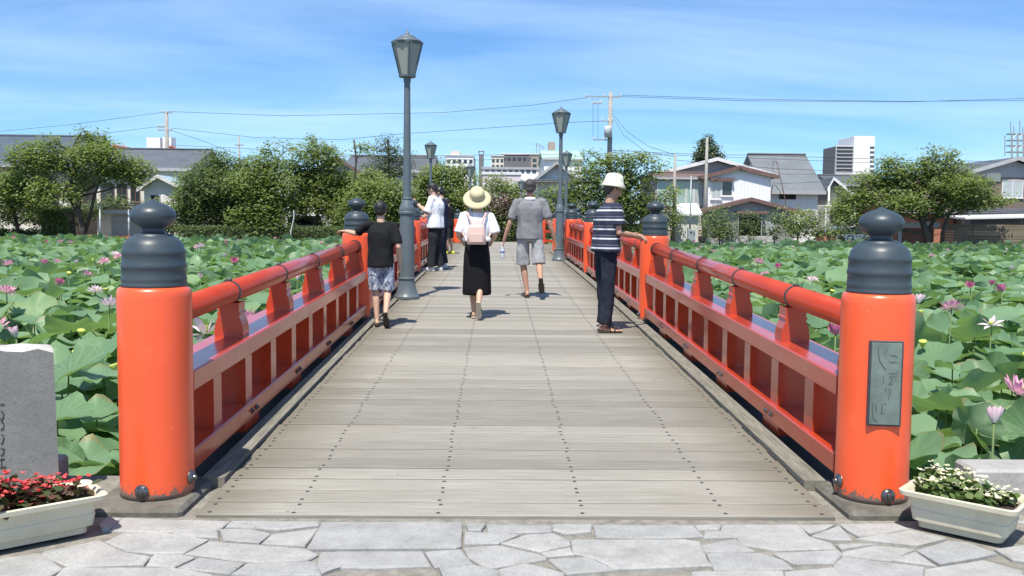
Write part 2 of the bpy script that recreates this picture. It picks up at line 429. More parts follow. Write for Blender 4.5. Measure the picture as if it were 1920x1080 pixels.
def clip_half(poly, p, n):
    outp = []
    for i in range(len(poly)):
        a, b = poly[i], poly[(i+1) % len(poly)]
        da = (a[0]-p[0])*n[0]+(a[1]-p[1])*n[1]; db = (b[0]-p[0])*n[0]+(b[1]-p[1])*n[1]
        if da <= 0: outp.append(a)
        if da*db < 0:
            t = da/(da-db); outp.append((a[0]+(b[0]-a[0])*t, a[1]+(b[1]-a[1])*t))
    return outp
polys = []
for off, pts in STONES:
    polys.append([tuple(gnd(px, py)[:2]) for px, py in strip(off, pts)])
ymax_in = 4.02
extra = []
for iy in range(9):
    for ix in range(-11, 12):
        extra.append((ix*.52+random.uniform(-.2, .2)+(iy % 2)*.26, .4+iy*.46+random.uniform(-.16, .16)))
for sx_, sy_ in extra:
    inside = (-2.15 < sx_ < 2.25 and sy_ > 3.22)
    if inside or abs(sx_) > 5 or sy_ > 4.5: continue
    cell = [(sx_-1, sy_-1), (sx_+1, sy_-1), (sx_+1, min(sy_+1, 4.0)), (sx_-1, min(sy_+1, 4.0))]
    for ox, oy in extra:
        d2 = (ox-sx_)**2+(oy-sy_)**2
        if 0 < d2 < 4:
            dd = math.sqrt(d2); n = ((ox-sx_)/dd, (oy-sy_)/dd)
            mid = ((ox+sx_)/2-n[0]*.012, (oy+sy_)/2-n[1]*.012)
            cell = clip_half(cell, mid, n)
            if len(cell) < 3: break
    if sy_ > 2.7 and len(cell) >= 3: cell = clip_half(cell, (0, 3.30), (0, 1)) if -2.3 < sx_ < 2.4 else cell
    if len(cell) >= 3: polys.append(cell)
def stone_mesh(poly, h0, h1):
    """a flag: outline a little rough, arris worn, face slightly uneven"""
    P = np.array(poly); area = sum(P[i][0]*P[(i+1) % len(P)][1]-P[(i+1) % len(P)][0]*P[i][1] for i in range(len(P)))
    if area < 0: P = P[::-1]
    Q = []
    for i in range(len(P)):
        a, b = P[i], P[(i+1) % len(P)]; k = max(1, int(np.linalg.norm(b-a)/.09))
        nn = np.array([b[1]-a[1], a[0]-b[0]]); nn /= np.linalg.norm(nn)+1e-9
        for j in range(k): Q.append(a+(b-a)*j/k+nn*random.uniform(-.0035, .0025)*(j > 0))
    P = np.array(Q); c = P.mean(0); n = len(P); V = []
    def ins(d):
        r = P-c; l = np.linalg.norm(r, axis=1)[:, None]; return c+r*np.maximum(0, (l-d))/np.maximum(l, 1e-6)
    P = ins(-.0085)
    for ring, z in ((P, h0), (P, h1-.006), (ins(.004), h1-.002), (ins(.012), h1)):
        for p in ring: V.append((p[0], p[1], z+(random.uniform(-.0012, .0012) if z > h0 else 0)))
    F = [(k*n+i, k*n+(i+1) % n, (k+1)*n+(i+1) % n, (k+1)*n+i) for k in range(3) for i in range(n)]
    F.append(tuple(range(3*n, 4*n)))
    m = MB(); m.add(V, F); return m
for poly in polys:
    mbs = stone_mesh(poly, -.03, random.uniform(.001, .006))
    link('paving_stone', mbs.mesh('paving_stone'), M['flag'], pav)

# ------------------------------------------------------------------ the footbridge: deck planks, kerb timbers, girders
bridge = thing('footbridge', 'arched timber footbridge deck of grey weathered planks across the lotus pond', 'footbridge', (0, Y0, 0))
NPL = 300; PITCH_P = 2*LH/NPL; JOISTS = [-1.40, -1.015, -.36, .30, .95, 1.40]
def plank_mesh(w, seed, far=False):
    m = MB(); rr = random.Random(seed)
    m.box((0, 0, -.02), (w, PITCH_P-.015, .04), 0, .004)
    if not far:
        for jx in JOISTS:
            for s_ in (-1, 1):
                cx_, cy_ = jx+rr.uniform(-.006, .006), s_*.055+rr.uniform(-.006, .006)
                m.add([(cx_+.0105*math.cos(a*math.pi/3), cy_+.0105*math.sin(a*math.pi/3), .0012) for a in range(6)], [(0, 1, 2, 3, 4, 5)], 1)
    return m.mesh('plank')
near_pl = [plank_mesh(2.90, k) for k in range(8)]
wide_pl = [plank_mesh(5.3, 20+k) for k in range(2)]
deck = MB()
NB = (27.2, 37.4)       # the wider middle of the bridge with a lamp on each side
for k in range(NPL):
    y = Y0+(k+.5)*PITCH_P
    wide = NB[0]+.15 < y < NB[1]-.15
    o = link('plank', (wide_pl if wide else near_pl)[k % (2 if wide else 8)], [M['plank'], M['screw']], bridge)
    sl = SL-SL*(y-Y0)/LH
    o.location = (random.uniform(-.006, .006), y-Y0+(0.02 if k >= 36 else 0), dz(y)+random.uniform(-.003, .002))
    o.rotation_euler = (math.atan(sl)+random.uniform(-.012, .012), random.uniform(-.0010, .0010), random.uniform(-.002, .002))
def along(x0, x1, z0, z1, ya, yb, n, mb=None):
    mb = mb or MB()
    for i in range(n):
        a, b = ya+(yb-ya)*i/n, ya+(yb-ya)*(i+1)/n
        e = .002
        mb.hexa([(x0, a, dz(a)+z0), (x1, a, dz(a)+z0), (x1, b-e, dz(b)+z0), (x0, b-e, dz(b)+z0)],
                [(x0, a, dz(a)+z1), (x1, a, dz(a)+z1), (x1, b-e, dz(b)+z1), (x0, b-e, dz(b)+z1)])
    return mb
segs = [4.5, 10.62, 17.4, 22.4, 27.2]
for sd_ in (-1, 1):
    xs = sorted((sd_*1.462, sd_*1.575))
    for a, b in list(zip(segs[:-1], segs[1:]))+[(37.4, 44.2), (44.2, 51), (51, 57.4)]:
        part('kerb_timber', along(xs[0], xs[1], -.05, .018, a+.01, b-.01, 3), M['kerbwood'], bridge)
    xs = sorted((sd_*1.35, sd_*1.95))
    part('edge_girder', along(xs[0], xs[1], -.55, -.055, Y0+.02, Y0+2*LH, 16), M['girder'], bridge)
part('center_girder', along(-.9, .9, -.5, -.06, Y0+.02, Y0+2*LH, 16), M['girder'], bridge)
mbb = MB(); along(-2.95, 2.95, -.4, -.062, NB[0], NB[1], 6, mbb); part('balcony_slab', mbb, M['girder'], bridge)
for yy in (13, 22, 32, 42, 50):
    for sd_ in (-1, 1):
        m = MB(); m.lathe([(.3, WZ-.8), (.3, dz(yy)-.5)], 14, (sd_*1.1, yy, 0)); part('pier', m, M['concrete'], bridge, True)
for sd_ in (-1, 1):
    m = MB(); c = (sd_*1.745, 4.31, -.02); m.box(c, (.45, .52, .08), 0, .018); part('post_pad', m, M['concrete'], bridge)
m = MB(); m.box((0, EDGE-.2, -.9), (7.5, .5, 1.6)); part('abutment', m, M['concrete'], bridge)
m = MB(); m.box((0, Y0+2*LH+.25, -.8), (7.5, .5, 1.5)); part('far_abutment', m, M['concrete'], bridge)

# ------------------------------------------------------------------ railings
POST_Y = [4.32, 10.55, 17.45, 22.4]
WR = 1.7235
HALF_L = [(-WR, y) for y in POST_Y]+[(-WR, 27.2), (-2.75, 27.2), (-2.75, 32.3), (-2.75, 37.4), (-WR, 37.4), (-WR, 44.2), (-WR, 51), (-WR, 57.3)]
CAPP = [(.148, .0), (.148, .012), (.1455, .018), (.1455, .026), (.147, .033), (.147, .042), (.1445, .05), (.143, .085), (.1465, .09), (.1465, .105), (.143, .112), (.1405, .15),
        (.143, .155), (.143, .168), (.139, .176), (.134, .197), (.12, .218), (.098, .235), (.088, .238), (.088, .245), (.062, .249), (.052, .258), (.051, .270), (.058, .279), (.078, .290), (.095, .305),
        (.103, .325), (.1035, .340), (.098, .355), (.085, .370), (.066, .382), (.045, .391), (.026, .398), (.010, .407), (.002, .411)]
POSTP = [(.170, 0), (.169, .02), (.168, .5), (.168, .94), (.166, .965), (.160, .978), (.150, .985), (.02, .985)]
post_me = MB().lathe(POSTP, 40).mesh('post', True); cap_me = MB().lathe(CAPP, 40, (0, 0, .985)).mesh('finial', True)
post_me2 = MB().lathe(POSTP, 20).mesh('post', True); cap_me2 = MB().lathe(CAPP, 20, (0, 0, .985)).mesh('finial', True)
def dome(mb, c, n, r, h, mi=0):
    n = Vector(n).normalized(); q = Vector((0, 0, 1)).rotation_difference(n).to_matrix().to_4x4(); q.translation = Vector(c)
    mb.lathe([(r*1.15, 0), (r*1.15, h*.18), (r, h*.25), (r*.8, h*.6), (r*.45, h*.8), (r*.42, h*1.2), (r*.1, h*1.3)], 14, (0, 0, 0), mi, q)
TSUKA = [(-.085, 0), (.085, 0), (.088, .03), (.082, .075), (.068, .115), (.062, .128), (.070, .134), (.070, .146), (.062, .152), (.064, .205), (-.064, .205), (-.062, .152), (-.070, .146), (-.070, .134), (-.062, .128), (-.068, .115), (-.082, .075), (-.088, .03)]
def railing(side, label):
    pts = [(side*-1*x if side > 0 else x, y) for x, y in HALF_L]
    r = thing('railing', label, 'railing', (pts[0][0], pts[0][1], 0), 'vermilion railings of the footbridge')
    O = npv((pts[0][0], pts[0][1], 0))
    for i, (x, y) in enumerate(pts):
        near = i < 4
        z = dz(y) if i else .022
        p = link('post', post_me if near else post_me2, M['post'], r); p.location = Vector((x, y, z))-Vector(O)
        c = link('finial', cap_me if near else cap_me2, M['cap'], p)
        if near:
            b = MB()
            fa = Vector((-.1*side if side > 0 else -.13*side*-1, -1, 0)) if i == 0 else Vector((0, -1, 0))
            fa = Vector((-.07, -1, 0)) if side < 0 else Vector((.06, -1, 0))
            fa.normalize(); dome(b, fa*.168+Vector((0, 0, .045)), fa, .03, .022)
            link('bolt', b.mesh('bolt', False), M['steel'], p)
            b = MB(); fa = Vector((-side, -.15, 0)).normalized(); dome(b, fa*.168+Vector((0, 0, .075)), fa, .03, .022)
            link('bolt', b.mesh('bolt', False), M['steel'], p)
        if side > 0 and i == 0: front_post = p
    for i in range(len(pts)-1):
        A, Bp = npv(pts[i]), npv(pts[i+1]); Ln = np.linalg.norm(Bp-A); u = (Bp-A)/Ln
        inn = np.array([-u[1], u[0]]) if side > 0 else np.array([u[1], -u[0]])   # towards the deck
        if 4 <= i <= 8 and abs(u[0]) > .5: pass
        za, zb = dz(A[1])-.004, dz(Bp[1])-.004
        def P(t, o, z):   # t metres along, o towards the deck, z above deck
            q = A+u*t+inn*o; return (q[0], q[1], za+(zb-za)*t/Ln+z)
        def bar(t0, t1, o0, o1, z0, z1, mb, bev=0):
            mb.hexa([P(t0, o0, z0), P(t1, o0, z0), P(t1, o1, z0), P(t0, o1, z0)] if side > 0 else [P(t0, o1, z0), P(t1, o1, z0), P(t1, o0, z0), P(t0, o0, z0)],
                    [P(t0, o0, z1), P(t1, o0, z1), P(t1, o1, z1), P(t0, o1, z1)] if side > 0 else [P(t0, o1, z1), P(t1, o1, z1), P(t1, o0, z1), P(t0, o0, z1)])
        def barc(t0, t1, w, z0, z1):
            """a beam with softened arrises"""
            mb = MB(); c_ = .008; h = (z1-z0)
            sec = [(-w/2+c_, z0), (w/2-c_, z0), (w/2, z0+c_), (w/2, z1-c_), (w/2-c_, z1), (-w/2+c_, z1), (-w/2, z1-c_), (-w/2, z0+c_)]
            V = [P(t, o_, z_) for t in (t0, t1) for o_, z_ in sec]; n = 8
            F = [tuple(range(n))[::-1], tuple(range(n, 2*n))]+[(k, (k+1) % n, n+(k+1) % n, n+k) for k in range(n)]
            if side > 0: F = [f[::-1] for f in F]
            V0 = np.array(V); mb.add(V, F); return mb
        e0 = .15
        m = MB(); m.tube([P(e0, 0, .845), P(Ln*.5, 0, .845), P(Ln-e0, 0, .845)], .066, 16 if i < 4 else 10)
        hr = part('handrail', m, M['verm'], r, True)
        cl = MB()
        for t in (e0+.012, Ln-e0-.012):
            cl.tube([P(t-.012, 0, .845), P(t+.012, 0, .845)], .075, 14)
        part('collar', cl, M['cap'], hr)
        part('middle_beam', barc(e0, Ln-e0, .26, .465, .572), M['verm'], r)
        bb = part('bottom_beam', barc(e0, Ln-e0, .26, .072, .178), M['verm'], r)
        ng = max(1, int(round(Ln/1.25))); step = Ln/ng
        for k in range(ng+1):
            t = min(max(k*step, .20), Ln-.20)
            if k in (0, ng) and i >= 5: continue
            m = MB(); th = .065 if 0 < k < ng else .06
            V = [P(t+s_*th, o_, .572+h_*1.02) for s_ in (-1, 1) for o_, h_ in TSUKA]; n = len(TSUKA)
            F = [tuple(range(n))[::-1], tuple(range(n, 2*n))]+[(a, (a+1) % n, n+(a+1) % n, n+a) for a in range(n)]
            if side > 0: F = [f[::-1] for f in F]
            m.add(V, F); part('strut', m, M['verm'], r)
            if 0 < k < ng:
                m = MB(); ringp = []
                for s_ in (-1, 1):
                    m.tube([P(t+s_*.045-.012, 0, .845), P(t+s_*.045+.012, 0, .845)], .0715, 16) if s_ < 0 else None
                m.box(P(t-.045, 0, .845+.073), (.03, .03, .018), 0, .004)
                part('clamp_band', m, M['band'], hr)
                m = MB()
                bar(t-.16, t+.16, -.12, .118, .012, .072, m); part('spacer_block', m, M['verm'], r)
                if i < 3:
                    for q_ in (-.05, .05):
                        m = MB(); dome(m, P(t+q_, .13, .12), (inn[0], inn[1], 0), .017, .016)
                        part('bolt', m, M['steel'] if side > 0 else M['darkbolt'], bb)
        nb = ng*2; sb = Ln/nb
        for k in range(1, nb):
            m = MB(); t = k*sb
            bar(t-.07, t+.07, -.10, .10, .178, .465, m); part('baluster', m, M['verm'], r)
    return r, front_post if side > 0 else None
railing(-1, 'vermilion railing with slate onion finials along the left edge of the footbridge')
_, fp = railing(1, 'vermilion railing with a name plaque on its front post, right of the footbridge')

# bronze name plaque on the right front post, engraved from top to bottom
pq = MB(); FX, FY = fp.location.x, fp.location.y
PW, PZ0, PZ1 = .152, .375, .775
ang = R(-8)
Mp = Matrix.Rotation(ang, 4, 'Z') @ Matrix.Translation((0, -.162, 0))
pq.box((0, -.004, (PZ0+PZ1)/2), (PW, .022, PZ1-PZ0), 0, .003, 0, Mp)
plq = link('plaque', pq.mesh('plaque'), M['bronze_dark'], fp)
pq = MB(); pq.box((0, -.0165, (PZ0+PZ1)/2), (PW-.018, .006, PZ1-PZ0-.018), 0, .001, 0, Mp); link('plaque_face', pq.mesh('plaque_face'), M['bronze'], plq)
W_, H_ = PW-.018, PZ1-PZ0-.018
STROKES = [[(.22,.05),(.22,.13),(.27,.22),(.42,.30),(.50,.33)], [(.50,.05),(.45,.16)], [(.62,.15),(.78,.15),(.86,.17)], [(.58,.22),(.72,.235),(.88,.225)],
           [(.42,.40),(.42,.50)], [(.58,.37),(.86,.37)], [(.60,.41),(.84,.405)], [(.70,.36),(.69,.47),(.60,.50),(.74,.505)], [(.82,.34),(.86,.36)], [(.90,.33),(.94,.35)],
           [(.50,.55),(.52,.60)], [(.62,.55),(.65,.62),(.60,.70)], [(.10,.72),(.08,.82),(.14,.93),(.28,.97)], [(.22,.74),(.20,.80),(.24,.86)], [(.40,.75),(.42,.80),(.38,.86),(.52,.86)], [(.46,.74),(.56,.75)]]
st = MB()
for s_ in STROKES:
    pts = []
    for (a, b) in s_:
        q = Mp @ Vector(((a-.5)*W_, -.0198, PZ1-.009-b*H_)); pts.append(tuple(q))
    st.tube(pts, [.0014]+[.0023]*(len(pts)-2)+[.0010], 5)
link('engraved_writing', st.mesh('engraved_writing'), M['engrave'], plq)

# ------------------------------------------------------------------ street lamps
def lamp_parts():
    a = MB().lathe([(.178, 0), (.178, .035), (.168, .045), (.150, .085), (.128, .15), (.112, .22), (.106, .27), (.118, .275), (.118, .29), (.104, .30), (.103, .32), (.1, .9), (.098, 1.17), (.116, 1.175), (.116, 1.20), (.106, 1.21),
                    (.110, 1.225), (.098, 1.27), (.075, 1.33), (.062, 1.37), (.070, 1.375), (.070, 1.39), (.058, 1.40), (.054, 1.7), (.042, 2.96), (.050, 2.965), (.050, 3.02), (.115, 3.03), (.118, 3.055), (.02, 3.056)], 20)
    frame = MB(); n = 6
    rb, rt, zb, zt = .108, .218, 3.055, 3.475
    for k in range(n):
        th = 2*math.pi*(k+.5)/n; c, s_ = math.cos(th), math.sin(th)
        frame.tube([(rb*c, rb*s_, zb), (rt*c, rt*s_, zt)], .0135, 5)
    def hexring(r0, r1, z0, z1, mb):
        V = [(r*math.cos(2*math.pi*(k+.5)/n), r*math.sin(2*math.pi*(k+.5)/n), z) for r, z in ((r0, z0), (r1, z1)) for k in range(n)]
        mb.add(V, [tuple(range(n))[::-1], tuple(range(n, 2*n))]+[(k, (k+1) % n, n+(k+1) % n, n+k) for k in range(n)])
    hexring(.232, .236, zt-.012, zt+.014, frame)
    roof = MB()
    V = []; prof = [(.225, zt+.015), (.19, zt+.045), (.15, zt+.07), (.12, zt+.082), (.118, zt+.095), (.09, zt+.108), (.05, zt+.125), (.03, zt+.135), (.022, zt+.15), (.008, zt+.185), (.002, zt+.20)]
    roof.lathe(prof, 12)
    panes = []
    for k in range(n):
        t0, t1 = 2*math.pi*(k+.5)/n, 2*math.pi*(k+1.5)/n
        pm = MB(); q = []
        for rr_, z_ in ((rb-.004, zb), (rt-.006, zt-.012)):
            for t in (t0, t1): q.append((rr_*math.cos(t), rr_*math.sin(t), z_))
        nn = np.array([math.cos((t0+t1)/2), math.sin((t0+t1)/2), 0])*.004
        q2 = [tuple(npv(p)-nn) for p in q]
        pm.add(q+q2, [(0, 1, 3, 2), (4, 6, 7, 5), (0, 2, 6, 4), (1, 5, 7, 3), (0, 4, 5, 1), (2, 3, 7, 6)])
        panes.append(pm.mesh('lamp_pane'))
    return a.mesh('lamp_column', True), frame.mesh('lantern_frame'), roof.mesh('lantern_roof', True), panes
LC, LF, LR, LP = lamp_parts()
def street_lamp(x, y, z, label):
    t = thing('street_lamp', label, 'street lamp', (x, y, z), 'grey lantern lamps of the footbridge', R(12))
    smooth_by_angle(link('column', LC, M['lamp'], t), 40)
    f = link('lantern_frame', LF, M['lamp'], t); link('lantern_roof', LR, M['lamp'], f)
    for p in LP: link('pane', p, M['lampglass'], f)
def lamp_px(px, D, label):
    p = at(px, 460, D); street_lamp(p[0], D, dz(D)+.002, label)
lamp_px(763, 12.62, 'tallest grey lantern lamp, on the deck beside the boy in black')
lamp_px(1049, 21.8, 'grey lantern lamp on the deck at right, behind the man in the grey shirt')
lamp_px(807, 32.0, 'grey lantern lamp above the man looking at his phone')
lamp_px(881, 43.0, 'small far lantern lamp just left above the straw hat')
lamp_px(1060, 35.2, 'far lantern lamp whose head shows behind the right lamp column')
lamp_px(977, 53.0, 'smallest lantern lamp, low beside the head of the grey shirted man')

# ------------------------------------------------------------------ monument, planters, kerb stones
def big_mesh(name, V, k, attrs=None, smooth=False):
    """V: (nfaces*k, 3) separate polygons of k corners"""
    V = np.asarray(V, np.float32); n = len(V); nf = n//k
    me = bpy.data.meshes.new(name); me.vertices.add(n); me.vertices.foreach_set('co', V.ravel())
    me.loops.add(n); me.loops.foreach_set('vertex_index', np.arange(n, dtype=np.int32))
    me.polygons.add(nf); me.polygons.foreach_set('loop_start', np.arange(nf, dtype=np.int32)*k)
    for nm, arr in (attrs or {}).items():
        a = me.attributes.new(nm, 'FLOAT', 'FACE'); a.data.foreach_set('value', np.asarray(arr, np.float32))
    me.update(calc_edges=True); me.validate()
    if smooth: me.shade_smooth()
    return me
def idx_mesh(name, V, F, attrs=None, smooth=True, vattrs=None):
    V = np.asarray(V, np.float32); F = np.asarray(F, np.int32); nf, k = F.shape
    me = bpy.data.meshes.new(name); me.vertices.add(len(V)); me.vertices.foreach_set('co', V.ravel())
    me.loops.add(nf*k); me.loops.foreach_set('vertex_index', F.ravel())
    me.polygons.add(nf); me.polygons.foreach_set('loop_start', np.arange(nf, dtype=np.int32)*k)
    for nm, arr in (attrs or {}).items():
        a = me.attributes.new(nm, 'FLOAT', 'FACE'); a.data.foreach_set('value', np.asarray(arr, np.float32))
    for nm, arr in (vattrs or {}).items():
        a = me.attributes.new(nm, 'FLOAT', 'POINT'); a.data.foreach_set('value', np.asarray(arr, np.float32))
    me.update(calc_edges=True); me.validate()
    if smooth: me.shade_smooth()
    return me

mon = thing('stone_monument', 'grey granite monument slab with engraved letters at the left edge', 'monument', (-2.72, 4.45, 0))
xr = -2.21
n = 15; V = []; F = []
top = [.715+.014*noise.noise(Vector((i*.9, 0, 3)))+.012*((i*7) % 3-1)*.4 for i in range(n+1)]
for i in range(n+1):
    x = -3.3+(xr+3.3)*i/n
    for (yy, zz_) in ((4.33, 0), (4.33, top[i]-.022), (4.345, top[i]-.004), (4.40, top[i]+.012*math.sin(i*2.1)), (4.54, top[i]-.02+.012*math.cos(i*3.3)), (4.56, 0)):
        xx = x+(.012*(1-zz_/.7) if i == n else 0)-.14*(yy-4.33)/.23; V.append((xx, yy, zz_))
for i in range(n):
    for j in range(5): F.append((i*6+j, (i+1)*6+j, (i+1)*6+j+1, i*6+j+1))
F += [tuple(range(6))[::-1], tuple(range(n*6, n*6+6))]
m = MB()
m.add(V, F); m.m = [(1 if len(f) == 4 and f[0] % 6 in (1, 2, 3) else 0) for f in F]
part('slab', m, [M['granite'], M['granite_break']], mon)
lt = MB(); lx = at(6, 800, 4.33)[0]
GL = [[(-.5,0),(.4,0)], [(-.3,0),(.2,.2),(.3,.6),(-.1,1),(-.5,.7)], [(-.3,0),(.2,.1),(.35,.6),(-.3,.9)], [(-.1,0),(.3,.35),(.1,.9),(-.3,1)], [(-.3,.1),(.4,.2),(.3,.6),(-.1,.9),(-.4,.8)], [(-.5,.2),(.5,.1)], [(-.5,.6),(.8,.5)], [(-.2,0),(-.1,1)]]
for k, (py0, gs) in enumerate([(758, GL[0]), (770, GL[1]), (790, GL[2]), (814, GL[3]), (838, GL[4]), (858, GL[5]), (866, GL[6]), (860, GL[7])]):
    pts = []
    for a, b in gs:
        q = at(4+a*9, py0+b*18, 4.327); pts.append(tuple(q))
    lt.tube(pts, .0022, 5)
part('engraved_letters', lt, M['goldletter'], mon)

def planter(label, c0, ang, Ln, Wd, Ht, fl_cols, seed, name_fl, fl_label):
    """c0: front lower corner on the ground; ang: direction of the long face; the box lies to the left of it"""
    rr = random.Random(seed)
    t = thing('planter', label, 'planter', (c0[0], c0[1], .006))
    ca, sa = math.cos(ang), math.sin(ang)
    Mx = Matrix(((ca, -sa, 0, 0), (sa, ca, 0, 0), (0, 0, 1, 0), (0, 0, 0, 1)))
    def ring(g_, z): return [(-g_, -g_, z), (Ln+g_, -g_, z), (Ln+g_, Wd+g_, z), (-g_, Wd+g_, z)]
    def rnd_ring(g_, z, r=.03):
        P = []
        for (cx_, cy_, a0) in ((-g_+r, -g_+r, math.pi), (Ln+g_-r, -g_+r, 1.5*math.pi), (Ln+g_-r, Wd+g_-r, 0), (-g_+r, Wd+g_-r, .5*math.pi)):
            for k in range(5): a = a0+k*math.pi/8; P.append((cx_+r*math.cos(a), cy_+r*math.sin(a), z))
        return P
    rings = [rnd_ring(-.016, .0), rnd_ring(-.015, .028), rnd_ring(.004, .033), rnd_ring(.012, Ht*.50), rnd_ring(.009, Ht*.53), rnd_ring(.016, Ht-.022), rnd_ring(.050, Ht-.019, .035), rnd_ring(.053, Ht, .035), rnd_ring(.040, Ht+.003), rnd_ring(.028, Ht-.008), rnd_ring(.014, Ht-.035)]
    V = [p for q in rings for p in q]; n = 20
    F = [(i*n+j, i*n+(j+1) % n, (i+1)*n+(j+1) % n, (i+1)*n+j) for i in range(len(rings)-1) for j in range(n)]
    m = MB(); m.add(V, F+[tuple(range(n))[::-1]], 0, Mx); o = part('trough', m, M['plaster_pot'], t, False, False); smooth_by_angle(o, 30)
    m = MB(); m.add(rnd_ring(.014, Ht-.034), [tuple(range(n))], 0, Mx); part('soil', m, M['soil'], t, False, False)
    # bedding plants: rounded leaves and small blossoms
    pl = thing(name_fl, fl_label, 'flowers', (c0[0], c0[1], .006))
    LV, lr_, BV, br_ = [], [], [], []
    np_ = int(46*Ln/.42)
    for k in range(np_):
        bx, by = rr.uniform(.02, Ln-.02), rr.uniform(.02, Wd-.02)
        hh = rr.uniform(.03, .105)*(1.1-.5*abs(bx/Ln-.45))
        for q in range(13):
            c = np.array([bx+rr.gauss(0, .026), by+rr.gauss(0, .026), Ht-.03+rr.uniform(.1, 1.0)*hh])
            nn = np.array([rr.gauss(0, .6), rr.gauss(0, .6), .8]); nn /= np.linalg.norm(nn)
            a = np.cross(nn, [rr.uniform(-1, 1), rr.uniform(-1, 1), .2]); a /= np.linalg.norm(a); b = np.cross(nn, a); s_ = rr.uniform(.013, .024)
            pts = [c-a*s_, c-a*.4*s_-b*s_*.75+nn*.003, c+a*.6*s_-b*.7*s_+nn*.002, c+a*s_*1.15, c+a*.6*s_+b*.7*s_+nn*.002, c-a*.4*s_+b*s_*.75+nn*.003]
            LV += pts; lr_.append(rr.random())
        for q in range(rr.choice((2, 3, 4, 5))):
            c = np.array([bx+rr.gauss(0, .025), by+rr.gauss(0, .025), Ht-.028+hh*rr.uniform(.85, 1.2)])
            tone = rr.random()
            for w in range(5):
                th = w*2*math.pi/5+rr.random(); d = np.array([math.cos(th), math.sin(th), rr.uniform(.1, .9)]); d /= np.linalg.norm(d)
                sd2 = np.cross(d, [0, 0, 1]); sd2 /= np.linalg.norm(sd2)+1e-6; s_ = rr.uniform(.011, .018)
                BV += [c, c+d*s_*.6-sd2*s_*.5, c+d*s_*1.2, c+d*s_*.6+sd2*s_*.5]; br_.append(tone)
    A = np.array(Mx)[:3, :3]
    lm = big_mesh('leaves', np.array(LV)@A.T, 6, {'rnd': lr_}); bm = big_mesh('blossoms', np.array(BV)@A.T, 4, {'rnd': br_})
    link('leaves', lm, fl_cols[0], pl)['kind'] = 'stuff'; link('blossoms', bm, fl_cols[1], pl)['kind'] = 'stuff'
M['begleaf_red'] = foliage('begonia_leaf_bronze', (.05, .09, .03), (.15, .07, .05), .2)
M['begleaf'] = foliage('begonia_leaf_green', (.06, .12, .03), (.15, .20, .06), .2)
M['beg_red'] = foliage('begonia_red', (.62, .03, .04), (.80, .16, .16), .25)
M['beg_white'] = foliage('begonia_white', (.75, .72, .5), (.85, .83, .72), .25)
pL = gnd(176, 1001); aL = R(39)
dirL = np.array([math.cos(aL), math.sin(aL)]); LL = .64
cL = pL[:2]-dirL*LL
planter('long cream plastic planter of red flowers before the monument', cL, aL, LL, .20, .165, (M['begleaf_red'], M['beg_red']), 3, 'red_bedding_flowers', 'red begonias with bronze leaves filling the left planter')
pR = gnd(1709, 989); pR2 = gnd(1868, 1024); aR = math.atan2(pR2[1]-pR[1], pR2[0]-pR[0])
planter('short cream plastic planter of white flowers beside the plaque post', pR[:2], aR, float(np.linalg.norm(pR2[:2]-pR[:2]))+.03, .20, .165, (M['begleaf'], M['beg_white']), 5, 'white_bedding_flowers', 'white begonias with green leaves filling the right planter')
M['kerbgranite'] = stone_mat('kerb_granite', (.30, .29, .275), (.42, .41, .39), .06)
for sgn in (-1, 1):
    x = sgn*2.32
    for k in range(3):
        if k == 0 and sgn < 0: x -= .0
        m = MB(); w = .62+.1*((k*5) % 3)
        m.box((x+sgn*w/2, 4.60, .03), (w-.012, .22, .14), 0, .014)
        solo('kerb_stone', m, M['kerbgranite'], ('pale granite kerb stone behind the white flower planter' if (k == 0 and sgn > 0) else 'granite kerb stone of the pond edge %s' % ('right of the planter' if sgn > 0 else 'behind the monument')), 'kerb stone', 'granite kerb stones of the pond edge')
        x += sgn*w

# ------------------------------------------------------------------ lotus field
def lotus_template(n, rings, seed, cup=.16, wav=.10):
    rr = np.random.default_rng(seed); V = [(0, 0, 0)]; F = []
    ph = rr.uniform(0, 6.28, 4); am = rr.uniform(.5, 1, 4)
    fold = rr.uniform(-.25, .25); fa = rr.uniform(0, 3.14)
    for k, r in enumerate(rings):
        for j in range(n):
            th = 2*math.pi*j/n
            ro = r*(1+.05*math.sin(2*th+ph[0])+.045*math.sin(5*th+ph[1])+.03*math.sin(9*th+ph[3]))
            w = wav*r**2.5*(am[0]*math.sin(3*th+ph[2])+.7*am[1]*math.sin(5*th+ph[1])+.45*am[2]*math.sin(8*th+ph[3]))
            x, y = ro*math.cos(th), ro*math.sin(th)
            z = cup*(r**1.6)-.05*(1-min(1, r*3))+w+fold*abs(x*math.cos(fa)+y*math.sin(fa))**1.3
            V.append((x, y, z))
    for j in range(n): F.append((0, 1+j, 1+(j+1) % n))
    for k in range(len(rings)-1):
        for j in range(n):
            a, b = 1+k*n+j, 1+k*n+(j+1) % n; F += [(a, a+n, b+n), (a, b+n, b)]
    return np.array(V), np.array(F)
